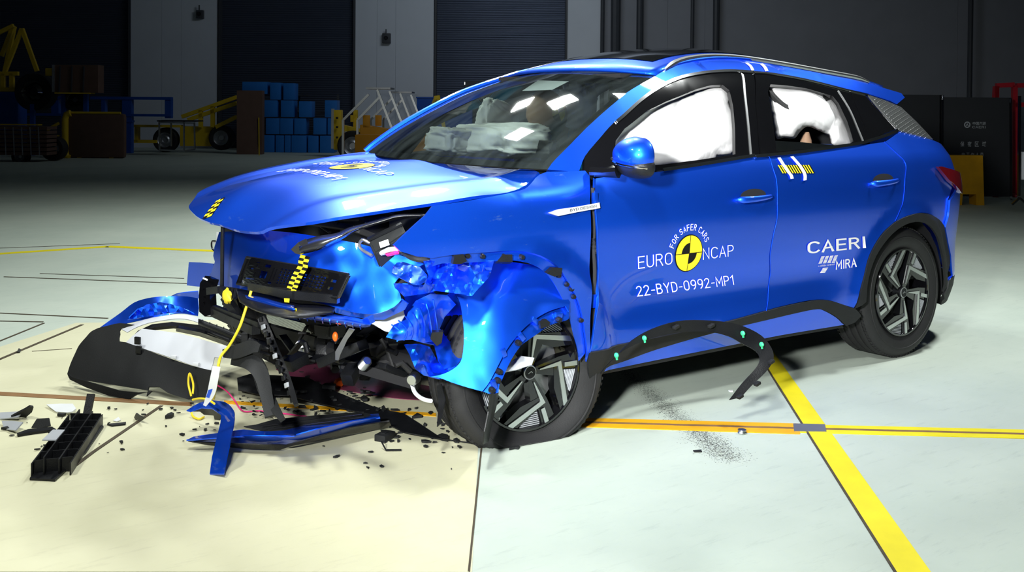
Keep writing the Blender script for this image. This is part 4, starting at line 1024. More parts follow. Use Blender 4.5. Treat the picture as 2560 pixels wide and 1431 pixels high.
def headfn(v):
    v = v.copy()
    if v.x > .2:                                   # face forward (+x): brow, nose, lips, chin
        f = max(0, v.x)
        v.x += .16*math.exp(-((v.z+.08)/.16)**2-(v.y/.18)**2)*f+.05*math.exp(-((v.z-.25)/.12)**2)*f-.07*math.exp(-((v.z-.05)/.10)**2-((abs(v.y)-.35)/.2)**2)*f+.05*math.exp(-((v.z+.42)/.08)**2-(v.y/.3)**2)*f+.05*math.exp(-((v.z+.72)/.14)**2)*f
    if v.z < -.2: v.x = v.x*(1-.0*v.z)+.12*(-.2-v.z); v.y *= 1+.35*(v.z+.2)
    return v
q = MB(); Rh_ = Matrix.Rotation(math.radians(22), 3, 'Y'); q.ell((0, 0, 0), (.122, .092, .142), Rh_, 40, 28, fn=headfn)
for s in (1, -1): q.ell(Rh_@Vector((-.01, s*.09, -.01)), (.018, .008, .03), Rh_, 10, 8)
q.ell(Rh_@Vector((-.05, 0, -.18)), (.066, .062, .10), Rh_, 20, 10)
q.v = [tuple(Vector(v)+hcn-DL) for v in q.v]; HD = q.build('head', SKIN, DUM, sharp=0)
q = MB()
for i in range(4):
    vs = [(0, 0, 0)]+[(.045*math.cos(a), 0, .045*math.sin(a)) for a in [i*PI/2+PI/4*0+k*PI/16 for k in range(9)]]
    q.add(vs, [(0, k, k+1) for k in range(1, 9)], i % 2)
q.v = [tuple(Rh_@Vector((v[0]-.005, .101+0*v[1], v[2]+.01))+hcn-DL) for v in q.v]; q.build('head_target', [YEL, BLKS], HD, smooth=False, weld=False)
# child seat and child dummy in the back
CS = thing('booster_seat', 'dark red child seat edge seen low in the open rear side window', 'child seat', (-.78, .40, .72))
q = MB(); q.box((.0, .04, .26), (.17, .22, .22), bev=.03); q.box((0, .04, .0), (.3, .3, .12), bev=.03); q.build('shell', MAROON, CS)
q = MB(); q.box((.05, .06, .40), (.05, .08, .06), bev=.01); q.build('yellow_buckle', ORANGE if False else YEL, CS)
CD = thing('child_dummy', 'small tan dummy limb and navy trousers seen behind the rear side window', 'dummy', (-1.0, .40, .72))
skin('body', [(-1.0, .36, .78), (-1.03, .36, .98), (-1.02, .45, 1.06), (-.98, .56, 1.0), (-.90, .38, .82), (-.78, .42, .78)], [(0, 1), (1, 2), (2, 3), (0, 4), (4, 5)], [.1, .1, .06, .045, .07, .05], NAVY, CD, 2, CD.location)
pa = at(2016, 330, 'y', .60); pb = at(2014, 372, 'y', .60)
q = MB(); q.tube([Vector(tuple(p))-CD.location for p in (pb, (np.array(pa)*.5+np.array(pb)*.5), pa)], [.034, .03, .014], 14); q.build('forearm', SKIN, CD)

# ------------------------------------------------------------------ crushed front end (parts of the car)
XF = [(520, 640, 1.93), (520, 720, 1.94), (640, 640, 1.93), (700, 760, 1.95), (760, 640, 1.88), (860, 640, 1.80), (860, 760, 1.84), (950, 700, 1.74), (1000, 640, 1.66), (1000, 760, 1.70), (1060, 660, 1.60)]
fas = cr([(548, 580), (600, 578), (640, 576), (700, 579), (760, 586), (830, 598), (900, 610), (1005, 640), (1060, 660)], 2)[:-1]+[(1060, 660), (1030, 676), (1000, 690), (985, 710), (1000, 735), (1003, 748)]+cr([(1003, 750), (985, 768), (952, 782), (928, 786), (900, 784), (867, 778), (835, 768), (770, 752), (700, 742), (588, 720), (522, 712)], 2)+[(516, 698), (528, 682), (537, 655), (533, 640), (536, 618)]
FA = patch('crushed_front_fascia', fas, XF, 'x', PAINT_S, CAR, step=11, thick=.006, amp=.010, freq=.007, ridge=.2)
def fx_(px, py, o=0.):
    v = rbf_f(px, py)+o; return tuple(float(c) for c in at(px, py, 'x', v))
rbf_f = rbf([c[:2] for c in XF], [c[2] for c in XF])
# pale lower return flange and pressed edge on the right of the fascia
patch('fascia_flange', [(835, 768), (867, 778), (928, 786), (952, 782), (985, 766), (1004, 748), (1020, 760), (1012, 775), (960, 800), (930, 800), (868, 790), (838, 782)], [(835, 768, 1.84), (930, 790, 1.74), (1010, 760, 1.68)], 'x', PAINT_S, CAR, step=9, amp=.01)
patch('torn_bumper_scrap', [(983, 668), (992, 657), (1008, 655), (1050, 668), (1068, 688), (1066, 704), (1050, 713), (1028, 708), (1004, 697), (980, 682)], [(985, 670, 1.76), (1060, 690, 1.66), (1020, 705, 1.74)], 'x', PAINT_S, CAR, step=7, amp=.02, freq=.03)
patch('crumpled_panel', [(1060, 655), (1105, 648), (1150, 655), (1235, 653), (1225, 690), (1180, 740), (1135, 733), (1090, 728), (1060, 735), (1010, 742), (990, 722), (985, 710), (1028, 712), (1060, 712), (1072, 690)], [(1060, 660, 1.60), (1230, 660, 1.30), (1180, 735, 1.42), (1010, 735, 1.66), (1100, 690, 1.52)], 'x', PAINT_S, CAR, step=7, amp=.06, freq=.014, ridge=.6, sharp=30)
patch('crumpled_fender_lip', [(1000, 625), (1040, 642), (1080, 652), (1110, 662), (1108, 680), (1080, 690), (1040, 668), (1000, 648), (975, 632)], [(1000, 630, .84), (1110, 670, .86), (1040, 660, .80)], 'y', PAINT_S, CAR, step=8, amp=.04, freq=.03, sharp=25)
patch('torn_bracket', [(1137, 668), (1160, 664), (1205, 680), (1209, 664), (1206, 690), (1190, 689), (1150, 676)], [(1137, 668, .90), (1206, 690, .92), (1180, 670, .95)], 'y', ALU, CAR, step=8, thick=.003)
# left outer bumper corner hanging over the wheel
BC = [(1235, 654, .80), (1320, 662, .85), (1403, 722, .92), (1425, 755, .94), (1414, 800, .975), (1344, 835, 1.01), (1277, 902, 1.04), (1235, 985, 1.06), (1168, 968, 1.0), (1101, 945, .93), (1076, 943, .90), (1160, 850, .93), (1150, 750, .84), (1230, 780, .95), (1300, 740, .93)]
bo = cr([(1235, 653), (1275, 655), (1319, 661), (1357, 667), (1385, 693), (1403, 722), (1425, 755)], 3)[:-1]+[(1425, 755), (1422, 780)]+cr([(1414, 766), (1374, 778), (1336, 800), (1300, 832), (1265, 878), (1240, 925), (1222, 958), (1206, 979)], 3)+cr([(1202, 978), (1168, 969), (1130, 957), (1101, 946), (1076, 943)], 3)[:-1]+cr([(1076, 943), (1110, 935), (1140, 918), (1155, 895), (1160, 843), (1157, 800), (1150, 758), (1135, 733), (1110, 724)], 3)[:-1]+[(1110, 724), (1150, 712), (1190, 690), (1222, 668)]
BCO = patch('bumper_corner', bo, BC, 'y', PAINT_S, CAR, step=10, thick=.005, amp=.006, freq=.008)
lo = cr([(1422, 764), (1374, 778), (1336, 800), (1300, 832), (1265, 878), (1240, 925), (1222, 958), (1206, 979)], 3)+[(1228, 987), (1246, 982), (1248, 965)]+cr([(1256, 948), (1277, 902), (1300, 868), (1319, 852), (1344, 835), (1374, 814), (1414, 802), (1422, 797)], 3)
patch('bumper_corner_flange', lo, BC, 'y', PAINT_S, CAR, step=10, thick=.004, offs=-.012)
bcf = rbf([c[:2] for c in BC], [c[2] for c in BC])
for px, py, a in [(1396, 788, -.15), (1337, 802, -.6), (1303, 843, -.9), (1258, 882, -1.2), (1234, 962, -1.3)]:
    q = MB(); c = Vector(tuple(at(px, py, 'y', bcf(px, py)-.004))); Rm_ = Matrix.Rotation(a, 3, 'Y'); q.box(c, (.034, .014, .020), Rm_, bev=.003); q.build('clip_socket', PAINT, BCO)
for px, py in [(1361, 806), (1297, 858), (1249, 930), (1245, 952), (1231, 976), (1398, 800)]:
    q = MB(); c = at(px, py, 'y', bcf(px, py)); q.lathe([(0, .010), (.008, .01), (.011, .003), (.012, -.01)], Matrix.Translation(c)@Matrix.Rotation(-PI/2, 4, 'X'), 12); q.build('clip_bolt', BLK, BCO)
patch('flange_clip', [(1350, 806), (1365, 798), (1375, 806), (1374, 816), (1352, 822)], [(1350, 806, 1.0), (1375, 810, 1.0), (1360, 820, 1.0)], 'y', BLK, BCO, step=6, thick=.012)
# pocket of the torn lamp opening and the ribbed duct pressed into it
patch('lamp_pocket', [(1000, 742), (1050, 729), (1100, 727), (1135, 733), (1150, 758), (1157, 800), (1160, 843), (1155, 895), (1140, 918), (1110, 922), (1095, 900), (1085, 862), (1040, 852), (1015, 820), (1000, 780)], [(1000, 742, .68), (1135, 735, .80), (1155, 895, .84), (1085, 860, .74), (1110, 800, .62), (1050, 780, .60)], 'y', PAINT, CAR, step=8, amp=.03, freq=.012, ridge=.4, sharp=30)
dctrl = [(965, 843, .84), (1010, 800, .86), (1050, 748, .88), (1115, 742, .88), (1085, 855, .86), (1045, 800, .92), (1100, 790, .86)]
patch('crushed_lamp_duct', [(965, 843), (985, 812), (1014, 800), (1022, 775), (1040, 752), (1075, 735), (1118, 738), (1140, 762), (1112, 792), (1096, 830), (1086, 853), (1060, 858), (1030, 850), (995, 852)], dctrl, 'y', PAINT, CAR, step=7, amp=.022, freq=.014, ridge=.4, sharp=30)
q = MB(); df_ = rbf([c[:2] for c in dctrl], [c[2] for c in dctrl])
for k in range(7):
    t = k/6; P = []
    for j in range(9):
        u = j/8; px = 985+t*105+18*math.sin(u*PI)*(1-t)+(u-.5)*14; py = 812-t*62+u*(42+t*45); P.append(at(px, py, 'y', df_(px, py)+.006))
    q = MB(); q.tube(P, .0028, 5); q.build('duct_rib', PAINT, CAR)
patch('crumpled_lower_corner', [(1010, 862), (1050, 860), (1075, 868), (1092, 900), (1112, 925), (1150, 912), (1156, 900), (1148, 925), (1130, 940), (1100, 947), (1060, 940), (1040, 925), (1025, 890)], [(1010, 862, .76), (1092, 905, .80), (1150, 915, .90), (1060, 940, .84), (1050, 900, .86)], 'y', PAINT_S, CAR, step=7, amp=.045, freq=.018, ridge=.6, sharp=30)
patch('torn_duct_flap', [(1080, 832), (1108, 830), (1104, 858), (1092, 866), (1076, 848)], [(1080, 832, .9), (1108, 835, .92), (1092, 866, .9)], 'y', BLK, CAR, step=6, thick=.02)
patch('crush_bracket', [(925, 790), (960, 770), (1003, 752), (1012, 790), (985, 835), (960, 828), (935, 812), (900, 800)], [(925, 790, 1.72), (1005, 755, 1.64), (985, 835, 1.66)], 'x', GREYP, CAR, step=9, amp=.015, thick=.008)
for pts, r in (([(990, 720), (1010, 700), (1030, 690), (1060, 700)], .016), ([(985, 700), (1000, 730), (1006, 752)], .010), ([(1000, 690), (1040, 716), (1090, 720)], .012), ([(1060, 700), (1100, 735), (1120, 728)], .010)):
    q = MB(); q.tube([at(x, y, 'x', 1.68-(x-990)*.002) for x, y in cr(pts, 3)], r, 7); q.build('torn_bracket', DARK, CAR)
# black bonnet-lock crossmember swept out to the front
bm_ = [(733, 622), (746, 606), (793, 591), (840, 583), (872, 569), (919, 557), (966, 544), (998, 533), (1064, 533), (1064, 543), (998, 547), (950, 559), (909, 571), (878, 584), (840, 607), (793, 627), (749, 637)]
bctrl = [(733, 622, 2.02), (793, 610, 1.97), (872, 577, 1.82), (950, 552, 1.68), (1060, 538, 1.48)]
def ax_band(name, U, L_, xs, m, parent, bulge=.03, thick=.006, nx=9):
    """hat-section beam: rows of pixels along its upper and lower edge, rounded towards the viewer"""
    U = cr(U, 4); L_ = cr(L_, 4); fu = rbf([c[:2] for c in xs], [c[2] for c in xs]); n = len(U); vs = []
    for i in range(n):
        for k in range(nx+1):
            t = k/nx; px = U[i][0]*(1-t)+L_[i][0]*t; py = U[i][1]*(1-t)+L_[i][1]*t
            vs.append(at(px, py, 'x', fu(px, py)+bulge*math.sin(PI*t)))
    q = MB(); q.add(vs, [(i*(nx+1)+k, i*(nx+1)+k+1, (i+1)*(nx+1)+k+1, (i+1)*(nx+1)+k) for i in range(n-1) for k in range(nx)])
    o = q.build(name, m, parent, sharp=60); md = o.modifiers.new('thickness', 'SOLIDIFY'); md.thickness = thick; return o
BEAMC = mat('black_pressed_beam', (.012, .012, .014), .25, coat=.6)
ax_band('lock_crossmember', [(746, 606), (793, 591), (840, 583), (872, 569), (919, 557), (966, 544), (998, 534), (1064, 533)], [(750, 637), (793, 627), (840, 607), (878, 585), (909, 572), (950, 560), (998, 548), (1064, 544)], bctrl, BEAMC, CAR, .035)
patch('crossmember_end', [(727, 624), (746, 606), (752, 618), (750, 637), (738, 634)], [(727, 624, 2.0), (750, 610, 2.02), (750, 637, 2.0)], 'x', BEAMC, CAR, step=6, thick=.03)
# fuse box with its sticker
def px_box(name, q4, x, depth, m, parent, bev=.004, axis='x', xs=None):
    A = [Vector(tuple(at(p[0], p[1], axis, (xs[i] if xs else x)))) for i, p in enumerate(q4)]
    n = (A[1]-A[0]).cross(A[3]-A[0]).normalized(); c = sum(A, Vector())/4
    if n.dot(Vector(tuple(OV))-c) > 0: n = -n
    B = [a+n*depth for a in A]; bm = bmesh.new(); vs = [bm.verts.new(v) for v in A+B]
    for f in ((0, 1, 2, 3), (7, 6, 5, 4), (0, 4, 5, 1), (1, 5, 6, 2), (2, 6, 7, 3), (3, 7, 4, 0)): bm.faces.new([vs[i] for i in f])
    bmesh.ops.recalc_face_normals(bm, faces=bm.faces)
    if bev: bmesh.ops.bevel(bm, geom=bm.edges[:], offset=bev, segments=2, affect='EDGES')
    me = bpy.data.meshes.new(name); bm.to_mesh(me); bm.free(); return link(name, me, m, parent, 35)
FB = px_box('fuse_box', [(917, 594), (1002, 555), (1015, 582), (936, 634)], 1.72, .10, BLKD, CAR, .006, xs=[1.74, 1.62, 1.64, 1.76])
px_box('box_label', [(947, 606), (970, 598), (974, 611), (951, 619)], 1.745, .004, WHT, FB, .001, xs=[1.735, 1.70, 1.71, 1.745])
px_box('box_rib', [(917, 594), (1002, 555), (1004, 560), (919, 600)], 1.75, .01, BLK, FB, .001, xs=[1.75, 1.63, 1.635, 1.755])
px_box('box_foot', [(945, 630), (970, 618), (985, 628), (950, 640)], 1.74, .03, GREYP, FB, .003)
px_box('cable_plug', [(960, 634), (985, 628), (988, 636), (966, 642)], 1.74, .02, PWIRE, FB, .003)
q = MB(); q.tube(cr([tuple(at(x, y, 'x', xx)) for x, y, xx in ((985, 632, 1.72), (1005, 630, 1.70), (1030, 645, 1.66), (1060, 650, 1.62), (1085, 640, 1.58))], 4), .010, 8); q.build('loom', RUB, CAR)
q = MB(); q.tube(cr([tuple(at(x, y, 'x', xx)) for x, y, xx in ((925, 608, 1.74), (905, 600, 1.76), (900, 620, 1.76), (930, 640, 1.74))], 4), .006, 8); q.build('loom', ALU, CAR)
# dark engine bay
rs = random.Random(11)
q = MB(); q.box((1.15, -.05, .72), (.55, 1.1, .35), bev=.05); q.build('motor_cover', DARK, CAR)
q = MB(); q.box((1.45, -.15, .48), (.4, .8, .3), bev=.06); q.build('drive_unit', DARK, CAR)
for c, s_ in (((1.45, .25, .80), (.22, .25, .14)), ((1.50, -.1, .80), (.2, .22, .12)), ((1.38, .5, .82), (.2, .16, .14)), ((1.62, -.35, .76), (.16, .25, .12)), ((1.25, .55, .86), (.16, .14, .1))):
    q = MB(); q.box(c, s_, Matrix.Rotation(rs.uniform(-.4, .4), 3, 'Z'), bev=.025); q.build('engine_bay_module', BLK, CAR)
for k in range(12):
    P = [(1.2+.5*rs.random(), -.45+1.0*rs.random(), .78+.1*rs.random()) for _ in range(4)]; P.sort(key=lambda p: p[1])
    q = MB(); q.tube(cr(P, 5), rs.uniform(.006, .014), 7); q.build('hose', RUB, CAR)
patch('bonnet_inner_frame', [(905, 545), (960, 535), (1060, 522), (1065, 532), (990, 540), (950, 552), (915, 560)], [(905, 545, 1.55), (1060, 525, 1.3), (950, 555, 1.5)], 'x', GREYP, CAR, step=10)
patch('bay_shade_sheet', [(560, 566), (650, 582), (806, 552), (1000, 522), (1095, 508), (1085, 560), (1090, 660), (900, 640), (760, 620), (560, 600)], [(560, 580, 1.75), (800, 560, 1.5), (1090, 510, 1.05), (1080, 650, 1.15), (760, 615, 1.6)], 'x', DARK, CAR, step=25)  # black sheet added to stand for the shade inside the bay
# support rod, right lamp remains, light blue wing edge
q = MB(); q.tube([at(557, 562, 'x', 2.02), at(556, 600, 'x', 2.02), at(555, 735, 'x', 2.0)], .0085, 8); q.tube([at(554, 734, 'x', 2.0), at(563, 748, 'x', 1.99)], .008, 8); q.build('support_rod', BLK, CAR)
patch('right_wing_edge', [(472, 656), (500, 657), (534, 660), (530, 700), (526, 719), (495, 717), (467, 714), (469, 690)], [(472, 656, -.80), (530, 660, -.60), (500, 715, -.72)], 'y', PAINT, CAR, step=12)
patch('lamp_fragment', [(541, 580), (558, 582), (556, 600), (544, 606), (540, 612), (529, 610), (528, 604), (541, 602)], [(541, 580, 1.84), (556, 600, 1.85), (530, 608, 1.84)], 'x', WPL, CAR, step=8)
q = MB(); q.tube([at(x, y, 'x', 1.86) for x, y in cr([(538, 603), (530, 604), (529, 615), (532, 624), (537, 628)], 3)], .004, 6); q.build('bent_hook', BLK, CAR)
# number plate carrier: grid plate with real holes
pq = [(615, 642), (874, 686), (846, 746), (590, 711)]
def bil(u, v): a = np.array(pq[0])*(1-u)+np.array(pq[1])*u; b = np.array(pq[3])*(1-u)+np.array(pq[2])*u; return a*(1-v)+b*v
holes = []
def hrect(u, v, a, b): holes.append([(u, v), (u+a, v), (u+a, v+b), (u, v+b)])
for i in range(5):
    for j in range(6): hrect(.36+i*.036, .20+j*.105, .022, .060)
for i in range(6):
    for j in range(5): hrect(.60+i*.036, .26+j*.105, .022, .060)
hrect(.10, .12, .05, .03); hrect(.19, .15, .07, .10); hrect(.17, .40, .08, .26); hrect(.07, .35, .04, .05); hrect(.05, .72, .10, .04); hrect(.29, .22, .012, .5); hrect(.32, .25, .01, .4); hrect(.13, .5, .015, .16); hrect(.86, .3, .05, .12); hrect(.86, .6, .05, .12); hrect(.12, .22, .02, .08); hrect(.27, .75, .05, .06)
def pfn(u, v): px, py = bil(u, v/1.); return fx_(px, py, .045+.012*math.sin(u*7))
PL = sheet('plate_carrier', [(0.02, 0), (.98, 0), (1, .04), (1, .96), (.98, 1), (.02, 1), (0, .96), (0, .04)], pfn, .05, GLOSSB, CAR, .008, holes=holes, smooth=False, bstep=.03)
q = MB(); q.tube([fx_(*bil(u, v), .052) for u, v in ((.01, .02), (.99, .02), (.99, .98), (.01, .98), (.01, .02))], .006, 6); q.build('carrier_rim', BLK, PL)
q = MB(); q.bar(fx_(628, 716, .05), fx_(740, 738, .06), .03, .03); q.bar(fx_(740, 738, .06), fx_(846, 748, .04), .02, .03); q.build('carrier_bracket', BLK, PL)
# checkered tape across the carrier
ck = [(764, 640), (758, 654), (757, 668), (748, 682), (742, 694), (736, 706), (731, 718), (727, 727)]; ckP = cr(ck, 2)
for i, (a, b) in enumerate(zip(ckP[:-1], ckP[1:])):
    pass
q = MB()
for i in range(len(ckP)-1):
    for j in range(2):
        a, b = ckP[i], ckP[i+1]; w0 = 12
        q.add([fx_(a[0]+(j-1)*w0, a[1]-(j-1)*-3, .062), fx_(a[0]+j*w0, a[1]+j*3, .062), fx_(b[0]+j*w0, b[1]+j*3, .062), fx_(b[0]+(j-1)*w0, b[1]+(j-1)*3, .062)], [(0, 1, 2, 3)], (i+j) % 2)
q.build('checkered_tape', [YEL, BLKS], PL, smooth=False, weld=False)
# bumper beam remains
def pxbar(name, p, q_, x0, x1, wd, hgt, m, parent=CAR, bev=True, axis='x'):
    a = Vector(tuple(at(*p, axis, x0))); b = Vector(tuple(at(*q_, axis, x1))); q = MB(); q.bar(a, b, wd, hgt); return q.build(name, m, parent)
ax_band('black_lower_beam', [(592, 724), (640, 728), (690, 742), (740, 758), (800, 762), (838, 768)], [(598, 756), (640, 775), (690, 788), (740, 792), (790, 790), (832, 786)], [(592, 740, 1.99), (700, 765, 2.0), (838, 775, 1.88)], BLK, CAR, .05)
ax_band('scraped_beam_skin', [(612, 738), (650, 742), (700, 756), (735, 764)], [(620, 752), (655, 765), (700, 778), (735, 782)], [(612, 740, 2.035), (735, 770, 2.06), (670, 770, 2.06)], PAINT_S, CAR, .02)
bb = ax_band('crushed_beam', [(736, 777), (790, 781), (850, 788), (900, 797), (924, 806)], [(738, 796), (790, 802), (850, 812), (900, 820), (926, 818)], [(736, 785, 2.0), (830, 795, 1.95), (926, 812, 1.9)], PAINT, CAR, .03)
for k in range(9):
    px = 748+k*19; py = 778+k*2.9; q = MB(); q.tube([at(px+dx, py+dy, 'x', 2.008-.0006*(px-736)+.03*math.sin(PI*t)) for t, dx, dy in ((0, 4, 1), (.3, 1, 6), (.6, 0, 13), (1, 2, 22))], .002, 5); q.build('beam_crease', PAINT, bb)
patch('torn_beam_tip', [(905, 800), (921, 795), (926, 812), (918, 816)], [(905, 800, 1.93), (921, 795, 1.93), (926, 815, 1.92)], 'x', PAINT, CAR, step=5, thick=.02)
for px, py in ((735, 777), (706, 775), (717, 752)):
    q = MB(); q.add([at(px+a, py+b, 'x', 2.07) for a, b in ((-7, -6), (7, -5), (6, 5), (-6, 4))], [(0, 1, 2, 3)]); q.build('sticker_scrap', YEL, CAR, smooth=False, weld=False)
# left mounting plate with its arms
MP = patch('mounting_plate', [(500, 708), (513, 690), (532, 698), (524, 726), (527, 788), (512, 792), (498, 780), (497, 740)], [(500, 708, 2.02), (530, 700, 2.0), (515, 790, 2.03)], 'x', GLOSSB, CAR, step=9, thick=.03, holes=[[(508, 742), (514, 740), (514, 750), (508, 752)], [(507, 756), (513, 755), (513, 766), (507, 767)], [(507, 722), (511, 722), (511, 726), (507, 726)]])
q = MB(); q.bar(at(524, 728, 'x', 2.02), at(552, 724, 'x', 2.01), .03, .03); q.bar(at(552, 724, 'x', 2.01), at(566, 738, 'x', 2.0), .02, .03); q.build('plate_arm', BLK, MP)
q = MB(); q.box(at(513, 698, 'x', 2.055), (.004, .05, .006)); q.build('plate_label', WHT, MP)
for a, b, x0, x1, wd in (((522, 764), (650, 812), 2.0, 1.98, .02), ((522, 774), (640, 826), 2.0, 1.98, .035), ((562, 742), (612, 812), 2.0, 1.95, .03), ((590, 745), (612, 815), 1.9, 1.85, .02), ((640, 760), (668, 832), 1.95, 1.9, .03)):
    pxbar('crash_strut', a, b, x0, x1, wd, wd, BLK)
q = MB(); q.ell(at(568, 742, 'x', 2.04), (.016, .03, .03), None, 14, 10, fn=lambda v: v*(1+.4*noise.noise(v*2.2))); q.build('yellow_foam_plug', YWIRE, CAR)
q = MB(); q.tube([at(x, y, 'x', 1.95) for x, y in cr([(550, 800), (552, 780), (562, 766), (585, 766)], 3)], .003, 6); q.build('loom', RUB, CAR)
# condenser and radiator seen under the beam
q4 = [(665, 785), (780, 812), (780, 836), (665, 806)]
RC = px_box('condenser', q4, 1.7, .05, ALU, CAR, .004, xs=[1.72, 1.62, 1.60, 1.70])
for k in range(8):
    q = MB(); t = k/7; q.tube([at(668, 787+t*18, 'x', 1.725), at(778, 814+t*20, 'x', 1.63)], .0028, 5); q.build('condenser_tube', SATIN, RC)
px_box('radiator', [(670, 808), (790, 838), (785, 880), (690, 850)], 1.6, .06, BLKD, CAR, .01)
px_box('airflow_duct', [(782, 806), (822, 812), (818, 850), (785, 846)], 1.8, .08, BLKD, CAR, .01)
# subframe, pipes, dark mechanical mass below
q = MB(); q.box((1.32, .1, .30), (.40, 1.0, .06), Matrix.Rotation(.15, 3, 'Z'), bev=.02); q.build('subframe', DARK, CAR)
for k in range(40):
    px = rs.uniform(700, 1010); py = rs.uniform(815, 930); x = 1.9-.25*rs.random()-(px-700)*.0012
    L_ = rs.uniform(.06, .22); c = Vector(tuple(at(px, py, 'x', x)));
    if c.z < .10: continue
    d = Vector((rs.uniform(-.6, .6), rs.uniform(-1, 1), rs.uniform(-.5, .5))).normalized()*L_/2
    q = MB()
    if k % 3 == 0: q.tube([c-d, c+d*.2+Vector((0, 0, .02)), c+d], rs.uniform(.008, .02), 8); q.build('underbody_pipe', RUB if k % 2 else BLK, CAR)
    elif k % 3 == 1: q.box(c, (L_, rs.uniform(.03, .1), rs.uniform(.02, .06)), Matrix.Rotation(rs.uniform(0, 3), 3, 'Z')@Matrix.Rotation(rs.uniform(-.5, .5), 3, 'Y'), bev=.006); q.build('broken_module', BLK, CAR)
    else: q.bar(c-d, c+d, .035, .008); q.build('bent_bracket', BLK if k % 4 else ALU, CAR)
for (a, b, x) in (((748, 862), (766, 876), 1.72), ((918, 902), (906, 916), 1.62)):
    q = MB(); A, B = Vector(tuple(at(*a, 'x', x))), Vector(tuple(at(*b, 'x', x))); n = 12
    q.tube([A+(B-A)*i/n for i in range(n+1)], [.022 if i % 2 else .016 for i in range(n+1)], 12); q.build('bellows', SATIN, CAR)
patch('bent_bracket', [(872, 822), (886, 826), (868, 850), (850, 888), (846, 902), (838, 900), (838, 880), (855, 850)], [(872, 822, 1.85), (845, 890, 1.82), (886, 826, 1.84)], 'x', ALU, CAR, step=8)
q = MB(); q.ell(at(838, 842, 'x', 1.85), (.01, .012, .018), None, 12, 8); q.build('orange_plug', ORANGE, CAR)
q = MB(); q.bar(at(860, 905, 'x', 1.65), at(1050, 960, 'x', 1.42), .06, .04); q.build('control_arm', DARK, CAR)
q = MB(); q.lathe([(0, .02), (.018, .02), (.024, .01), (.024, -.02)], Matrix.Translation(at(1033, 948, 'x', 1.52))@Matrix.Rotation(-.9, 4, 'Z')@Matrix.Rotation(-PI/2, 4, 'X'), 16); q.build('ball_joint', SATIN, CAR)
q = MB(); q.tube([at(x, y, 'x', xx) for x, y, xx in [(*p, 1.50-.001*i) for i, p in enumerate(cr([(1030, 962), (1036, 980), (1050, 994), (1066, 1001), (1078, 1003)], 4))]], .008, 8); q.build('braided_hose', WPL, CAR)
patch('wheel_liner_scrap', [(1336, 895), (1300, 890), (1275, 905), (1262, 930), (1290, 925), (1330, 912)], [(1336, 895, .99), (1265, 925, 1.0), (1300, 890, .96)], 'y', GREYP, CAR, step=8, amp=.02, freq=.04)
patch('wheel_liner_strip', [(1226, 985), (1247, 980), (1243, 1010), (1230, 1060), (1222, 1105), (1209, 1112), (1212, 1080), (1222, 1030)], [(1236, 985, 1.02), (1215, 1110, 1.02), (1226, 1040, 1.03)], 'y', BLK, CAR, step=9, amp=.01, freq=.04)
patch('wheel_liner_strip', [(1103, 960), (1112, 1000), (1100, 1060), (1092, 1068), (1096, 1010), (1092, 965)], [(1103, 960, .80), (1096, 1065, .84), (1110, 1000, .84)], 'y', BLK, CAR, step=9)

# ------------------------------------------------------------------ torn-off parts on the floor
def base_from(o_list, name, label, cat, group=None):
    """gather finished world-space meshes under an Empty at their base"""
    bpy.context.view_layer.update()
    lo = Vector((1e9, 1e9, 1e9)); hi = -lo
    for o in o_list:
        for v in o.data.vertices:
            for i in range(3): lo[i] = min(lo[i], v.co[i]); hi[i] = max(hi[i], v.co[i])
    dz = .0018-lo.z if lo.z < .03 else 0
    b = Vector(((lo.x+hi.x)/2, (lo.y+hi.y)/2, max(0, lo.z+dz)))
    r = thing(name, label, cat, b, 0, group)
    for o in o_list:
        o.data.transform(Matrix.Translation(Vector((0, 0, dz))-b))
        if o.parent is None: o.parent = r
    return r
YB = [(170, 930, -.98), (215, 830, -1.02), (300, 812, -.92), (320, 990, -.62), (370, 870, -.72), (370, 980, -.52), (440, 985, -.42), (436, 895, -.55), (526, 921, -.30), (523, 990, -.30)]
bo = cr([(246, 815), (228, 824), (215, 838), (198, 858), (188, 878), (176, 905), (168, 930)], 3)+[(172, 940)]+[(380, 972)]+[(366, 985), (372, 962), (398, 962), (418, 976), (440, 984), (470, 993), (500, 992), (523, 990), (530, 950), (526, 921)]+cr([(526, 921), (486, 911), (436, 895), (369, 871), (315, 851), (298, 848), (300, 830), (302, 817), (335, 807)], 2)[1:]+cr([(335, 807), (300, 803), (275, 808), (246, 815)], 2)[1:-1]
s1 = patch('bumper_skin', bo, YB, 'y', BLKD, None, step=12, thick=.006, amp=.004)
s2 = patch('spoiler_lip', [(170, 930), (180, 938), (240, 955), (300, 972), (345, 976), (372, 974), (340, 982), (322, 993), (300, 990), (270, 984), (215, 964), (174, 944)], [(170, 930, -.96), (322, 993, -.60), (372, 974, -.52), (240, 950, -.78)], 'y', BLK, None, step=10, thick=.01, offs=.03)
s3 = patch('pale_reflector_panel', [(315, 851), (330, 836), (355, 817), (400, 822), (446, 828), (490, 839), (533, 852), (560, 858), (585, 866), (560, 890), (536, 888), (532, 905), (526, 922), (480, 908), (432, 891), (400, 880), (365, 869)], [c if False else (c[0], c[1], c[2]-.03) for c in YB]+[(585, 866, -.30), (446, 828, -.72)], 'y', LGREY, None, step=12)
s4 = patch('upper_edge_strip', cr([(302, 817), (335, 803), (370, 792), (402, 786), (440, 782), (475, 784), (505, 793)], 3)+cr([(500, 803), (470, 794), (440, 792), (402, 797), (370, 803), (340, 814), (318, 826)], 3), [(302, 817, -1.0), (402, 786, -.95), (505, 793, -.80), (440, 795, -.88)], 'y', LGREY, None, step=9)
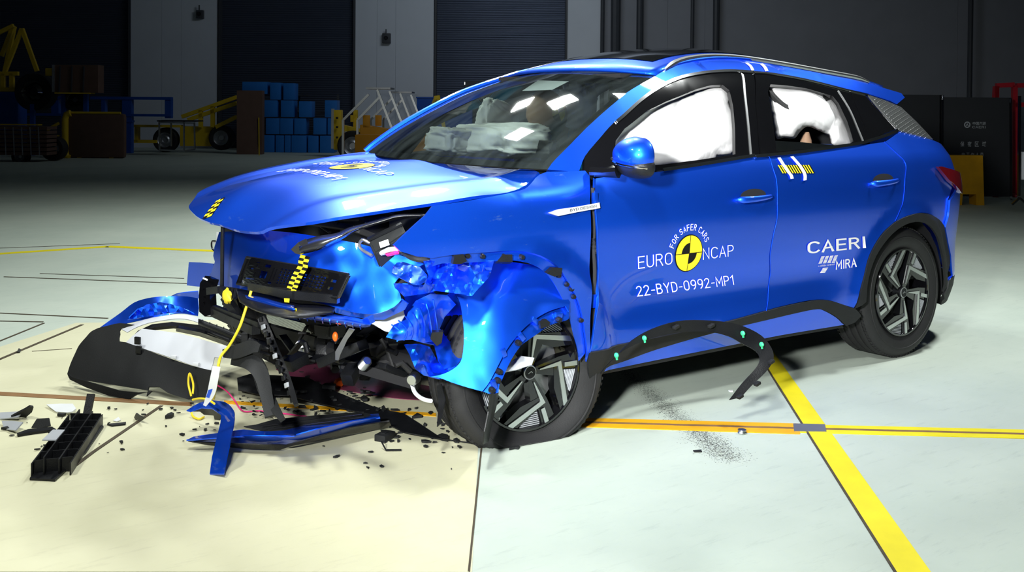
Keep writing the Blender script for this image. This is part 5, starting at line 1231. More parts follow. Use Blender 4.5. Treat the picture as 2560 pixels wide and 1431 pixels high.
s5 = patch('grille_slat', [(330, 838), (345, 822), (380, 806), (430, 800), (500, 808), (560, 828), (600, 850), (592, 856), (550, 838), (495, 818), (430, 810), (385, 814), (352, 830)], [(330, 838, -.98), (430, 802, -.88), (600, 850, -.46)], 'y', BLK, None, step=10, thick=.02)
s6 = patch('grille_slat', [(440, 815), (500, 826), (560, 846), (592, 862), (588, 868), (556, 856), (498, 836), (440, 824)], [(440, 815, -.84), (592, 862, -.44), (500, 836, -.7)], 'y', BLK, None, step=10, thick=.015)
s7 = patch('painted_wing', cr([(246, 817), (268, 801), (302, 777), (335, 752), (369, 741), (400, 737), (436, 736), (470, 737), (494, 741)], 3)+[(496, 765), (494, 785)]+cr([(483, 783), (460, 779), (436, 779), (402, 786), (360, 794), (302, 806), (246, 818)], 3)[:-1], [(246, 817, -1.12), (335, 752, -1.22), (436, 736, -1.15), (494, 741, -.98), (436, 779, -1.02), (340, 795, -1.06), (400, 765, -1.02)], 'y', PAINT, None, step=9, amp=.015, freq=.03)
s8 = patch('painted_wing_inner', [(318, 795), (345, 768), (365, 757), (400, 751), (425, 755), (450, 762), (485, 780), (440, 775), (400, 782)], [(318, 795, -1.03), (400, 752, -1.0), (485, 780, -.92), (400, 782, -.98)], 'y', PAINT, None, step=8, amp=.03, freq=.035, ridge=.6, sharp=20)
s9 = patch('painted_wing_rear', [(420, 741), (440, 731), (460, 727), (496, 724), (498, 742), (470, 740)], [(420, 741, -1.2), (496, 724, -1.1), (480, 740, -1.15)], 'y', PAINT, None, step=8)
BMP = base_from([s1, s2, s3, s4, s5, s6, s7, s8, s9], 'front_bumper', 'torn-off black and blue front bumper with pale grey panel lying left of the car', 'bumper')
for px, py in ((344, 852), (434, 893), (490, 911), (347, 875)):
    q = MB(); f = rbf([c[:2] for c in YB], [c[2] for c in YB]); c = Vector(tuple(at(px, py, 'y', f(px, py)+.012)))-BMP.location; q.box(c, (.03, .012, .035 if px < 400 else .015), Matrix.Rotation(-.9, 3, 'Z'), bev=.003); q.build('clip', BLK if px < 400 else LGREY, BMP)
# black ribbed grille bar resting on the bumper
a = ax_y = None
def yband(name, U, L_, ys, m, bulge=.02, nx=7, thick=.005):
    U = cr(U, 4); L_ = cr(L_, 4); fu = rbf([c[:2] for c in ys], [c[2] for c in ys]); vs = []
    for i in range(len(U)):
        for k in range(nx+1):
            t = k/nx; px = U[i][0]*(1-t)+L_[i][0]*t; py = U[i][1]*(1-t)+L_[i][1]*t; vs.append(at(px, py, 'y', fu(px, py)+bulge*math.sin(PI*t)))
    q = MB(); q.add(vs, [(i*(nx+1)+k, i*(nx+1)+k+1, (i+1)*(nx+1)+k+1, (i+1)*(nx+1)+k) for i in range(len(U)-1) for k in range(nx)])
    o = q.build(name, m, None, sharp=60); md = o.modifiers.new('thickness', 'SOLIDIFY'); md.thickness = thick; return o
g1 = yband('bar_skin', [(496, 797), (560, 820), (620, 841), (680, 858)], [(495, 812), (555, 836), (612, 862), (668, 881)], [(496, 800, -.62), (680, 860, -.22), (668, 881, -.2)], BLK, .02)
GB = base_from([g1], 'grille_bar', 'long black ribbed grille bar lying behind the pale panel of the torn-off bumper', 'grille bar')
gf = rbf([(496, 800), (680, 860), (668, 881)], [-.62, -.22, -.2])
for k in range(10):
    t = .06+k*.095; px, py = 496+t*184, 797+t*62; q = MB(); q.tube([Vector(tuple(at(px-2*u, py+u*19, 'y', gf(px, py)+.022*math.sin(PI*u)+.004)))-GB.location for u in (0, .25, .5, .75, 1)], .0028, 5); q.build('rib', BLKD, GB)
q = MB(); q.box(Vector(tuple(at(613, 846, 'y', gf(613, 846)+.02)))-GB.location, (.03, .03, .05), Matrix.Rotation(-.6, 3, 'Z'), bev=.004); q.build('clamp', BLKD, GB)
g2 = yband('bar_skin', [(520, 828), (580, 850), (640, 872), (678, 884)], [(518, 834), (578, 858), (636, 880), (672, 893)], [(520, 830, -.58), (678, 886, -.16), (640, 880, -.25)], BLK, .01)
GB2 = base_from([g2], 'grille_bar', 'thin black toothed strip directly below the ribbed grille bar', 'grille bar')
for k in range(16):
    t = k/15; px, py = 630+t*44, 874+t*15; q = MB(); q.bar(Vector(tuple(at(px, py, 'y', -.20)))-GB2.location, Vector(tuple(at(px-2, py+12, 'y', -.20)))-GB2.location, .004, .004); q.build('tooth', BLK, GB2)
# blue trims
def zpatch(name, outline, ctrl, m, step=10, thick=.004, **k): return patch(name, outline, ctrl, 'z', m, None, step=step, thick=thick, **k)
t1 = zpatch('painted_face', cr([(466, 1031), (496, 1013), (522, 1006), (545, 1007), (562, 1010), (576, 1020), (585, 1034), (586, 1050)], 3)+[(583, 1072), (567, 1147), (560, 1190), (524, 1190), (530, 1147), (541, 1102), (551, 1062), (553, 1043), (530, 1026), (503, 1024), (476, 1034)], [(470, 1030, .10), (545, 1008, .13), (586, 1045, .12), (570, 1120, .07), (530, 1147, .02), (560, 1190, .01), (551, 1060, .09), (524, 1190, .0)], PAINT_S, amp=.006)
t2 = zpatch('trim_flange', [(476, 1034), (503, 1024), (530, 1026), (553, 1043), (549, 1056), (536, 1054), (534, 1044), (510, 1042), (500, 1034)], [(476, 1034, .09), (553, 1043, .09), (510, 1042, .06), (545, 1056, .06)], BLK)
base_from([t1, t2], 'blue_trim', 'hook-shaped blue bumper trim lying across the lower edge, crossing over the longer trim', 'bumper trim')
t1 = zpatch('painted_top', [(466, 1109), (484, 1100), (538, 1092), (580, 1086), (609, 1082), (640, 1086), (673, 1087), (709, 1085), (786, 1066), (882, 1048), (946, 1042), (950, 1052), (882, 1062), (790, 1083), (737, 1098), (709, 1100), (640, 1099), (585, 1100), (530, 1104)], [(466, 1109, .035), (538, 1092, .05), (709, 1085, .07), (946, 1042, .08), (950, 1052, .085), (709, 1100, .07), (540, 1104, .05)], PAINT, amp=.004)
t2 = zpatch('painted_side', [(466, 1110), (530, 1104), (585, 1100), (640, 1099), (709, 1100), (737, 1098), (790, 1083), (882, 1062), (950, 1052), (951, 1063), (882, 1075), (802, 1096), (737, 1115), (715, 1120), (625, 1118), (545, 1115), (500, 1112)], [(466, 1110, .03), (585, 1100, .05), (737, 1098, .07), (950, 1052, .085), (951, 1063, .05), (737, 1115, .02), (625, 1118, .02), (520, 1112, .02)], PAINT_S)
t3 = zpatch('black_backing', [(470, 1113), (545, 1117), (625, 1120), (715, 1122), (760, 1110), (882, 1077), (951, 1065), (974, 1062), (978, 1072), (960, 1080), (882, 1092), (800, 1108), (722, 1126), (700, 1134), (600, 1130), (520, 1122)], [(470, 1113, .02), (715, 1122, .02), (978, 1064, .05), (978, 1072, .01), (715, 1130, .004), (540, 1124, .004)], BLK)
base_from([t1, t2, t3], 'blue_trim', 'long boomerang-shaped blue bumper trim lying flat on the pale floor in front of the wheel', 'bumper trim')
t1 = zpatch('panel_face', [(609, 1066), (640, 1062), (689, 1048), (800, 1038), (901, 1030), (925, 1036), (930, 1045), (870, 1052), (780, 1068), (721, 1083), (673, 1080), (640, 1074)], [(609, 1066, .05), (901, 1030, .10), (721, 1083, .07), (925, 1042, .09)], BLKD)
PN = base_from([t1], 'plastic_sheet', 'grooved black plastic panel wedged behind the long blue trim', 'plastic panel')
for (a, b) in (((650, 1066), (905, 1036)), ((670, 1074), (910, 1043))):
    q = MB(); q.bar(Vector(tuple(at(*a, 'z', .078)))-PN.location, Vector(tuple(at(*b, 'z', .105)))-PN.location, .005, .004); q.build('groove_rib', BLK, PN)
t1 = zpatch('tray_face', [(593, 948), (625, 938), (700, 942), (770, 947), (834, 980), (946, 1025), (1010, 1037), (1100, 1096), (1130, 1104), (1195, 1112), (1100, 1100), (1010, 1084), (969, 1064), (914, 1036), (800, 1012), (721, 992), (640, 988), (596, 978)], [(593, 948, .04), (770, 947, .03), (834, 980, .02), (1010, 1037, .02), (1100, 1098, .01), (721, 992, .03), (600, 976, .03), (1010, 1084, .01), (1195, 1112, .004)], BLK, amp=.012, freq=.02, sharp=25)
base_from([t1], 'under_tray', 'crumpled black under-tray sheet lying under the car front up to the burst tyre', 'under-tray')
t1 = zpatch('face', [(1190, 1097), (1240, 1105), (1262, 1104), (1250, 1110), (1232, 1118), (1205, 1114)], [(1190, 1097, .008), (1262, 1104, .008), (1230, 1130, .008), (1210, 1080, .008)], BLK); base_from([t1], 'plastic_flap', 'black plastic flap pressed flat under the front tyre edge', 'plastic flap')
# dark arms hanging down in front
def arm(label, pts, wds, m=BLKD, nm='torn_plastic_strip', ax='x', th=.012, n2='arm_body'):
    """a bent strap: centre line of (px,py,coordinate), width in metres"""
    P = cr([tuple(at(p[0], p[1], ax, p[2])) for p in pts], 4); W_ = cr([(w_,) for w_ in wds], 4); q = MB(); vs = []
    for i, p in enumerate(P):
        t = Vector(P[min(i+1, len(P)-1)])-Vector(P[max(i-1, 0)]); t.normalize(); v = (Vector(tuple(OV))-Vector(p)).normalized(); s = t.cross(v).normalized(); n_ = s.cross(t).normalized(); w_ = W_[i][0]/2
        for a, b in ((-1, 1), (1, 1), (1, -1), (-1, -1)): vs.append(Vector(p)+s*a*w_+n_*b*th/2)
    n = len(P); q.add(vs, [(i*4+k, i*4+(k+1) % 4, (i+1)*4+(k+1) % 4, (i+1)*4+k) for i in range(n-1) for k in range(4)]+[(0, 1, 2, 3), (n*4-1, n*4-2, n*4-3, n*4-4)])
    return q.build(n2, m, None, sharp=30)
a1 = arm('', [(582, 898, 2.06), (625, 905, 2.05), (652, 935, 2.03), (665, 985, 2.03), (676, 1042, 2.04)], [.045, .06, .055, .045, .04])
a2 = arm('', [(625, 880, 2.0), (650, 930, 1.99), (664, 980, 2.0), (690, 1025, 2.02), (706, 1050, 2.03)], [.05, .06, .05, .03, .02])
base_from([a1, a2], 'torn_plastic_strip', 'pair of bent dark plastic arms reaching down to the rubble left of the under-tray', 'plastic arm')
a1 = arm('', [(652, 795, 1.98), (666, 825, 1.97), (682, 860, 1.96), (702, 905, 1.96), (722, 955, 1.97), (741, 1014, 2.0)], [.028, .03, .026, .024, .022, .016], BLK)
AR = base_from([a1], 'ribbed_strut', 'thin black ribbed strut standing upright from the floor to the crushed beam', 'strut')
for k in range(12):
    t = k/11; px = 655+t*80; py = 800+t*200; q = MB(); q.box(Vector(tuple(at(px-4, py, 'x', 1.985)))-AR.location, (.008, .03, .018), Matrix.Rotation(.4, 3, 'X'), bev=.002); q.build('rib', GREYP if k % 4 == 1 else BLK, AR)
a1 = arm('', [(560, 884, 2.10), (590, 880, 2.08), (628, 868, 2.05), (650, 872, 2.03)], [.03, .05, .05, .03]); base_from([a1], 'plastic_bracket', 'dark plastic bracket between the pale panel end and the hanging arms', 'plastic bracket')
# cables
def cable(name, label, pts, r, m, cat='cable'):
    q = MB(); P = cr([tuple(at(p[0], p[1], p[2], p[3])) for p in pts], 6); b = Vector((P[-1][0], P[-1][1], min(p[2] for p in P)-r)); b.z = max(b.z, 0)
    q.tube([Vector(p)-b for p in P], r, 8); o = q.build(name, m, None); o.location = b; return tag(o, label, cat)
cable('yellow_cable', 'yellow cable hanging from the plate carrier down to the torn-off bumper', [(628, 728, 'x', 2.03), (612, 780, 'x', 2.06), (598, 820, 'x', 2.08), (575, 862, 'x', 2.10), (553, 890, 'x', 2.13), (546, 915, 'x', 2.15), (541, 960, 'x', 2.13), (533, 1000, 'z', .105)], .0055, YWIRE)
cable('yellow_cable', 'small upright yellow cable loop against the black bumper skin', [(478, 991, 'y', -.27), (471, 960, 'y', -.30), (474, 934, 'y', -.30), (483, 960, 'y', -.29), (482, 985, 'y', -.26)], .0045, YWIRE)
cable('yellow_cable', 'yellow cable arching over the hook-shaped blue trim', [(482, 1000, 'z', .12), (500, 997, 'z', .14), (520, 1000, 'z', .15), (536, 1010, 'z', .15)], .0045, YWIRE)
cable('yellow_cable', 'yellow cable curl peeking out under the hook-shaped blue trim', [(478, 1030, 'z', .02), (483, 1042, 'z', .008), (497, 1048, 'z', .008), (510, 1043, 'z', .008)], .0045, YWIRE)
cable('pink_cable', 'thin pink cable running over the rubble behind the blue trims', [(540, 962, 'z', .10), (566, 978, 'z', .05), (585, 1000, 'z', .012), (600, 1022, 'z', .008), (615, 1030, 'z', .006), (650, 1028, 'z', .006), (720, 1036, 'z', .006), (780, 1044, 'z', .006)], .003, PWIRE)
q = MB(); P = [at(540, 918, 'x', 2.19), at(533, 955, 'x', 2.19), at(524, 990, 'x', 2.19), at(514, 1012, 'x', 2.20)]; arm_ = arm('', [(541, 918, 2.19), (534, 955, 2.19), (527, 985, 2.19), (512, 1014, 2.20)], [.028, .03, .028, .012], WPL, th=.006); arm2 = arm('', [(538, 920, 2.192), (529, 965, 2.192), (520, 992, 2.196)], [.014, .014, .012], PAINT, th=.012, n2='blue_edge')
base_from([arm_, arm2], 'wrapped_sleeve', 'white and blue plastic sleeve standing over the hook-shaped blue trim', 'sleeve')
# wheel arch trim with green clips
at_o = cr([(1509, 924), (1538, 894), (1580, 852), (1631, 823), (1694, 804), (1756, 801), (1819, 806), (1861, 817), (1903, 839), (1928, 869), (1934, 898), (1916, 929), (1878, 966), (1853, 994)], 3)
at_i = cr([(1823, 1001), (1857, 957), (1888, 923), (1899, 900), (1890, 878), (1853, 858), (1823, 842), (1777, 831), (1714, 830), (1652, 840), (1589, 861), (1547, 886), (1524, 908), (1502, 934)], 3)
AT = [(1505, 930, .985), (1580, 855, 1.0), (1694, 815, 1.04), (1819, 815, 1.10), (1900, 860, 1.17), (1915, 910, 1.22), (1878, 955, 1.20), (1823, 1001, 1.17), (1700, 825, 1.04)]
fo_ = at(1835, 1000, 'z', .0)
t1 = patch('arch_strip', at_o+at_i, AT, 'y', BLK, None, step=10, thick=.006)
AR2 = base_from([t1], 'wheel_arch_trim', 'fallen black wheel arch trim with green clips leaning on the car sill', 'wheel arch trim')
atf = rbf([c[:2] for c in AT], [c[2] for c in AT])
for px, py in ((1611, 846), (1541, 889), (1857, 834), (1904, 862)):
    q = MB(); c = Vector(tuple(at(px, py, 'y', atf(px, py)+.012)))-AR2.location; q.ell(c, (.008, .012, .011), None, 10, 8); q.bar(c, c+Vector((0, .004, -.018)), .006, .006); q.build('green_clip', GRN, AR2)
for px, py in ((1690, 818), (1778, 815), (1928, 905), (1893, 960), (1850, 992)):
    q = MB(); c = Vector(tuple(at(px, py, 'y', atf(px, py)+.01)))-AR2.location; q.box(c, (.028, .02, .012), Matrix.Rotation(.3, 3, 'Y'), bev=.003); q.build('clip', BLKD, AR2)
# single pieces
def fl_obj(name, label, cat, px, py, fn_, m, z=0.):
    p = at(px, py, 'z', z); r = MB(); fn_(r); o = r.build(name, m, None); o.location = (float(p[0]), float(p[1]), .0015 if z == 0 else z); return tag(o, label, cat)
o = fl_obj('sensor_box', 'small black sensor box lying in front of the long blue trim end', 'sensor box', 962, 1100, lambda r: (r.box((0, 0, .013), (.075, .05, .026), Matrix.Rotation(.5, 3, 'Z'), bev=.003), r.box((0, 0, .028), (.03, .02, .004), Matrix.Rotation(.5, 3, 'Z'))), BLKD)
fl_obj('metal_puck', 'round silver metal disc standing beside the orange floor rail', 'metal disc', 1855, 1085, lambda r: r.lathe([(0, 0), (.017, 0), (.018, .004), (.015, .008), (.018, .011), (.017, .016), (.012, .017), (0, .015)], None, 24), SATIN)
fl_obj('red_cap', 'round red cap lying on the pink coolant puddle', 'cap', 842, 968, lambda r: (r.lathe([(0, 0), (.02, 0), (.022, .004), (.022, .02), (.016, .024), (0, .024)], Matrix.Rotation(1.1, 4, 'X')@Matrix.Translation((0, .0, -.02))@Matrix.Translation((0, .03, 0)), 20),), ORANGE)
fl_obj('wire_scrap', 'bent black wire scrap beside the small sensor box', 'scrap', 965, 1130, lambda r: (r.bar((0, 0, .004), (-.05, .03, .004), .008, .005), r.bar((-.0, 0, .004), (.01, -.02, .035), .004, .004)), BLK)
fl_obj('plastic_shard', 'single black shard lying right of the flat front tyre', 'plastic shard', 1293, 1120, lambda r: r.prism([(0, 0), (.03, -.005), (.045, .01), (.02, .012), (.012, .025), (-.005, .012)], Matrix.Translation((0, 0, 0)), .008), BLKD)
fl_obj('plastic_shard', 'flat black shard on the dark scuff near the lower right floor', 'plastic shard', 1752, 1128, lambda r: r.prism([(0, 0), (.03, -.012), (.035, .0), (.01, .016)], Matrix.Translation((0, 0, 0)), .004), BLKD)
fl_obj('white_scrap', 'small white scrap on the floor under the fallen wheel arch trim', 'scrap', 1828, 980, lambda r: r.prism([(-.012, 0), (.008, -.01), (.014, .006), (0, .012)], Matrix.Translation((0, 0, 0)), .006), WPL)
# black broken bracket with webs, lower left
e1 = Vector((*F(215, 1062), 0)); e2 = Vector((*F(120, 1200), 0)); dx_ = (e2-e1); LN = dx_.length; ax1 = dx_/LN; ay1 = Vector((-ax1.y, ax1.x, 0))
BR = thing('bumper_bracket', 'big broken black ribbed bracket lying in the lower left corner', 'bracket', e1+dx_*.5+Vector((0, 0, .0015)), math.atan2(ax1.y, ax1.x))
q = MB(); q.prism([(-LN/2, -.055), (-LN*.2, -.08), (LN/2, -.06), (LN/2+.03, .03), (LN*.1, .075), (-LN*.4, .08), (-LN/2-.02, .02)], Matrix.Translation((0, 0, 0)), .008); q.build('base_plate', BLK, BR)
for yy, hh in ((-.06, .05), (-.02, .07), (.03, .06), (.068, .045)):
    q = MB(); q.box((0, yy, hh/2), (LN*.92, .005, hh)); q.build('long_web', BLK, BR)
for k in range(7):
    q = MB(); x_ = -LN/2+.03+k*LN/7; q.box((x_, .005, .028), (.004, .125, .05), Matrix.Rotation(.06*k-.2, 3, 'Z')); q.build('cross_web', BLK, BR)
q = MB(); q.bar((-LN*.5, 0, .02), (-LN*.58, .01, .11), .03, .014); q.build('upright_tab', BLK, BR)
q = MB(); q.prism([(-.05, -.02), (.07, -.03), (.08, .02), (-.04, .025)], Matrix.Translation((.03, -.04, .07)), .004); q.build('grey_plate', GREYP, BR)
def shard_px(name, label, cat, poly, z, m, th=.004, tilt=0.):
    c = np.mean(poly, axis=0); t = patch(name, poly, [(poly[0][0], poly[0][1], z), (poly[len(poly)//3][0], poly[len(poly)//3][1], z+tilt), (poly[2*len(poly)//3][0], poly[2*len(poly)//3][1], z+tilt*.3)], 'z', m, None, step=14, thick=th, smooth=False)
    bpy.context.view_layer.update(); lo = min(v.co.z for v in t.data.vertices); xy = at(c[0], c[1], 'z', z)
    b = Vector((float(xy[0]), float(xy[1]), lo)); t.data.transform(Matrix.Translation(-b)); b.z = max(.0016, min(lo, .002) if z < .03 else lo); t.location = b; return tag(t, label, cat)
shard_px('plastic_shard', 'white pointed plastic shard behind the big broken bracket', 'plastic shard', [(116, 1012), (150, 1010), (182, 1010), (190, 1022), (180, 1030), (168, 1032), (140, 1030)], .012, WPL, .006, .02)
shard_px('plastic_shard', 'large pale grey shard at the left photo edge', 'plastic shard', [(0, 1036), (40, 1034), (58, 1032), (44, 1048), (0, 1052)], .008, GREYP, .005, .01)
shard_px('plastic_shard', 'jagged grey sheet lying below the left edge shard', 'plastic shard', [(4, 1056), (30, 1056), (57, 1059), (38, 1080), (10, 1076)], .008, GREYP, .005, .012)
shard_px('plastic_shard', 'black four-sided shard leaning left of the big broken bracket', 'plastic shard', [(78, 1070), (92, 1048), (122, 1046), (126, 1066), (100, 1071)], .004, BLKD, .006, .03)
shard_px('plastic_shard', 'long thin black strip lying left of the big broken bracket', 'plastic shard', [(42, 1088), (70, 1078), (130, 1072), (140, 1078), (80, 1086), (44, 1092)], .004, BLK, .01, .0)
shard_px('plastic_shard', 'thin black bar lying right of the white pointed shard', 'plastic shard', [(268, 1061), (300, 1058), (315, 1056), (314, 1061), (280, 1065)], .006, BLKD, .006)
shard_px('plastic_shard', 'small black shard standing by the dirty groove left of the trims', 'plastic shard', [(335, 1045), (340, 1034), (348, 1040), (360, 1044), (352, 1052), (338, 1050)], .006, BLK, .006, .02)
shard_px('plastic_shard', 'triangular clear shard between the black bar and the groove', 'plastic shard', [(282, 1052), (296, 1043), (302, 1050), (292, 1054)], .006, WPL, .003, .01)
shard_px('plastic_shard', 'tall black spike shard standing left of the torn bumper on the groove', 'plastic shard', [(42, 881), (47, 872), (53, 876), (50, 882)], .008, BLKD, .006, .01)
shard_px('plastic_shard', 'dark jagged shard pair leaning above the left grey sheets', 'plastic shard', [(28, 1048), (50, 1036), (62, 1030), (75, 1022), (84, 1024), (80, 1036), (66, 1048), (40, 1050)], .008, BLKD, .008, .03)
# smaller loose fragments, each its own object
rs = random.Random(21)
protos = []
for k in range(9):
    n = rs.choice([3, 4, 5, 5]); a0 = rs.random()*6; pl = [(math.cos(a0+i*2*PI/n)*rs.uniform(.5, 1.3)*.013, math.sin(a0+i*2*PI/n)*rs.uniform(.35, .9)*.010) for i in range(n)]
    q = MB(); q.prism(pl, Matrix.Translation((0, 0, 0)), rs.uniform(.002, .006)); protos.append(q)
zones = [((350, 560), (1010, 1120), 26, 'left of the blue trims'), ((600, 960), (985, 1050), 96, 'on the under-tray'), ((960, 1190), (1010, 1110), 60, 'before the tyre'), ((700, 1000), (900, 990), 20, 'under'), ((0, 330), (1020, 1140), 30, 'left'), ((600, 1150), (1110, 1180), 12, 'low')]
meshes = []
for q in protos:
    o = q.build('plastic_shard', BLKD, None, smooth=False); meshes.append(o)
first = [True]*len(meshes)
labs = {0: ('small jagged plastic crumb on the bare floor left of the blue trims', 'crumbs left of the blue trims'), 1: ('small jagged plastic crumb in the dense rubble behind the long blue trim', 'crumbs behind the long blue trim'), 2: ('small jagged plastic crumb in the dark rubble before the flat front tyre', 'crumbs before the front tyre'), 3: ('small jagged plastic crumb on the floor around the pink coolant puddle', 'crumbs around the puddle'), 4: ('small jagged plastic crumb around the big broken bracket at lower left', 'crumbs around the broken bracket'), 5: ('small jagged plastic crumb on the pale floor below the long blue trim', 'crumbs below the long blue trim')}
PALE = []
for zi, (xr, yr, cnt, _) in enumerate(zones):
    for k in range(cnt):
        i = rs.randrange(len(meshes))
        if first[i]: o = meshes[i]; first[i] = False
        else: o = meshes[i].copy(); COL.objects.link(o)
        x, y = F(rs.uniform(*xr), rs.uniform(*yr)); s = rs.uniform(.4, 1.5)*(1.25 if zi in (1, 2) else .8)*(1.9 if k % 9 == 0 else 1)
        o.location = (x, y, .0045+(.030*rs.random() if zi == 1 else .0)); o.rotation_euler = (rs.uniform(-.25, .25) if zi == 1 else 0, rs.uniform(-.25, .25) if zi == 1 else 0, rs.random()*6); o.scale = (s, s, s)
        tag(o, labs[zi][0], 'plastic shard', labs[zi][1])

# ------------------------------------------------------------------ things in the dark back of the hall
class HT:
    def __init__(s, name, label, cat, pxc, D, group=None, cat2=None):
        s.X0 = hx(pxc, D); s.D = D; s.root = thing(name, label, cat, hw(s.X0, D), HALLROT, group)
    def L(s, px, py, dD=0.):
        X, D, Z = hp(px, py, s.D+dD); return Vector((X-s.X0, dD, max(Z, 0.)))
    def box(s, nm, x0, y0, x1, y1, m, d0=0., th=.1, bev=0., base=False, **k):
        a, b = s.L(x0, y0, d0), s.L(x1, y1, d0)
        if base: b.z = 0
        q = MB(); q.box(((a.x+b.x)/2, d0+th/2, (a.z+b.z)/2), (abs(b.x-a.x), th, abs(a.z-b.z)), bev=bev); return q.build(nm, m, s.root, **k)
    def bars(s, nm, segs, w_, m, each=True):
        for sg in segs:
            a = s.L(sg[0], sg[1], sg[4] if len(sg) > 4 else 0); b = s.L(sg[2], sg[3], sg[5] if len(sg) > 5 else (sg[4] if len(sg) > 4 else 0)); q = MB(); q.bar(a, b, w_, w_); q.build(nm, m, s.root)
    def wheel(s, nm, px, py, r, m, d0=0., wd=.25, hub=ALU, z=None, parent=None):
        c = s.L(px, py, d0)
        if z is not None: c.z = z
        M4 = Matrix.Translation(c)@Matrix.Rotation(PI/2, 4, 'X'); q = MB()
        q.lathe([(r*.6, 0), (r*.7, .02), (r*.92, .02), (r, -.02), (r, -wd+.02), (r*.92, -wd), (r*.6, -wd)], M4, 32); t = q.build(nm, m, s.root)
        q = MB(); q.lathe([(0, -.05), (r*.2, -.05), (r*.25, -.02), (r*.45, -.07), (r*.55, -.02), (r*.62, -.0), (r*.62, -.06)], M4, 24); q.build('hub', hub, s.root)
# left edge: yellow tripod frame on a blue steel stand
T = HT('tripod_stand', 'yellow steel tripod frame standing on a blue steel stand at the far left', 'frame', 40, 25.5)
T.bars('brace', [(10, 185, 55, 72), (55, 72, 93, 178), (34, 64, 4, 140, .2), (34, 64, -30, 95), (36, 66, 12, 180, .6)], .09, YPAINT)
T.bars('beam', [(-40, 184, 46, 184), (-40, 224, 40, 224), (8, 184, 8, 224), (30, 184, 30, 224)], .1, YPAINT)
T.box('stand', -40, 230, 44, 320, BPAINT, .3, .5, base=True)
T = HT('tyre', 'large upright black tyre left of the crate panel in the dark back', 'tyre', 82, 25.0)
T.wheel('tread', 82, 230, .46, RUB, 0, .4, GLOSSB)
T.bars('support', [(82, 260, 82, 395)], .1, BPAINT)
T = HT('honeycomb_crate', 'brown honeycomb panel with yellow mount high on the blue frame', 'panel', 190, 24.6)
T.box('core', 136, 162, 245, 232, BROWN, .0, .35); T.box('edge_strip', 130, 162, 136, 230, ALU, -.02, .1)
T.box('edge_strip', 136, 231, 225, 235, YPAINT, -.02, .3)
for k in range(3): T.bars('seam', [(150+k*30, 166, 148+k*30, 230, -.02)], .03, PIPE)
T.box('mount', 112, 170, 131, 190, YPAINT, .1, .2, bev=.03); T.wheel('roller', 185, 250, .28, RUB, .3, .3, GLOSSB); T.bars('support', [(160, 232, 160, 395, .3), (215, 232, 215, 395, .3)], .1, BPAINT)
T = HT('steel_trolley', 'long blue steel trolley frame standing before the first shutter', 'trolley frame', 300, 26.5)
for a in ((60, 240, 427, 250), (60, 283, 427, 292), (160, 300, 330, 306)): T.box('rail', *a, BPAINT, 0, .18)
for a in ((12, 232, 34, 320), (128, 248, 146, 285), (253, 248, 262, 285), (305, 248, 328, 372), (412, 248, 427, 296)): T.box('post', *a, BPAINT, .02, .18, base=a[3] > 300)
T = HT('crash_barrier', 'brown padded barrier face with rounded yellow edge standing in the dark', 'barrier', 230, 24.0)
c0, c1 = T.L(163, 283), T.L(310, 400); w_, h_ = c1.x-c0.x, c0.z-c1.z
q = MB(); q.box(((c0.x+c1.x)/2, .12, (c0.z+c1.z)/2), (w_, .2, h_), bev=.09); q.build('board', BROWN, T.root)
q = MB(); q.tube([(c0.x+.12, .02, c0.z), (c0.x+.03, .02, c0.z-.03), (c0.x-.01, .02, c0.z-.14), (c0.x-.01, .02, c1.z+.14), (c0.x+.03, .02, c1.z+.03), (c0.x+.1, .02, c1.z)], .08, 12); q.build('yellow_edge', YPAINT, T.root)
q = MB(); q.tube([(c0.x+.1, .05, c0.z+.01), (c1.x-.1, .05, c0.z+.01)], .03, 8); q.build('yellow_edge', YPAINT, T.root)
T.bars('arm', [(118, 325, 148, 308), (118, 341, 148, 341), (120, 381, 150, 382)], .06, YPAINT); T.bars('support', [(200, 380, 200, 410, .1), (280, 380, 280, 410, .1)], .1, YPAINT)
T = HT('honeycomb_block', 'stacked honeycomb crash block low at the left photo edge', 'crash block', 50, 22.3)
for k in range(7): T.box('layer', -40, 316+k*10.6, 117, 325+k*10.6, BROWN, .0, .5)
for k in range(5): T.bars('rivet_strip', [(12+k*21, 318, 15+k*21, 388, -.02)], .02, ALU)
T.box('yellow_beam', -40, 310, 95, 314, YPAINT, .2, .2); T.wheel('wheel', 48, 392, .18, RUB, .1, .2); T.wheel('wheel', 130, 372, .27, RUB, .5, .25)
T = HT('barrier_trolley', 'long yellow wheeled trolley with sloped frame between the blue frame and the brown slab', 'trolley', 470, 27.0)
T.box('chassis', 326, 312, 450, 319, YPAINT, 0, .3); T.box('chassis', 326, 350, 390, 358, YPAINT, 0, .3); T.box('upright', 336, 312, 344, 355, YPAINT, 0, .2)
T.box('side_plate', 450, 316, 530, 366, YPAINT, .1, .3); T.bars('slope', [(455, 292, 592, 243), (470, 300, 592, 258), (540, 318, 592, 292)], .1, YPAINT); T.bars('upright', [(502, 275, 502, 318), (532, 265, 532, 318)], .1, YPAINT)
T.wheel('wheel', 552, 345, .33, RUB, .0, .25); T.wheel('wheel', 412, 350, .33, RUB, .1, .25)
T = HT('metal_table', 'small grey tube-frame table standing before the yellow trolley', 'table', 440, 25.2)
T.bars('leg', [(398, 305, 399, 377), (460, 304, 460, 378), (486, 306, 487, 373, .5), (428, 306, 428, 366, .5)], .035, SATIN); T.bars('rail', [(398, 306, 486, 308), (399, 375, 460, 378), (460, 378, 487, 373, 0, .5)], .035, SATIN)
T.box('tabletop', 392, 301, 490, 305, DARK, -.05, .6)
T = HT('brown_slab', 'tall brown slab standing between the yellow trolley and blue boxes', 'slab', 622, 26.4)
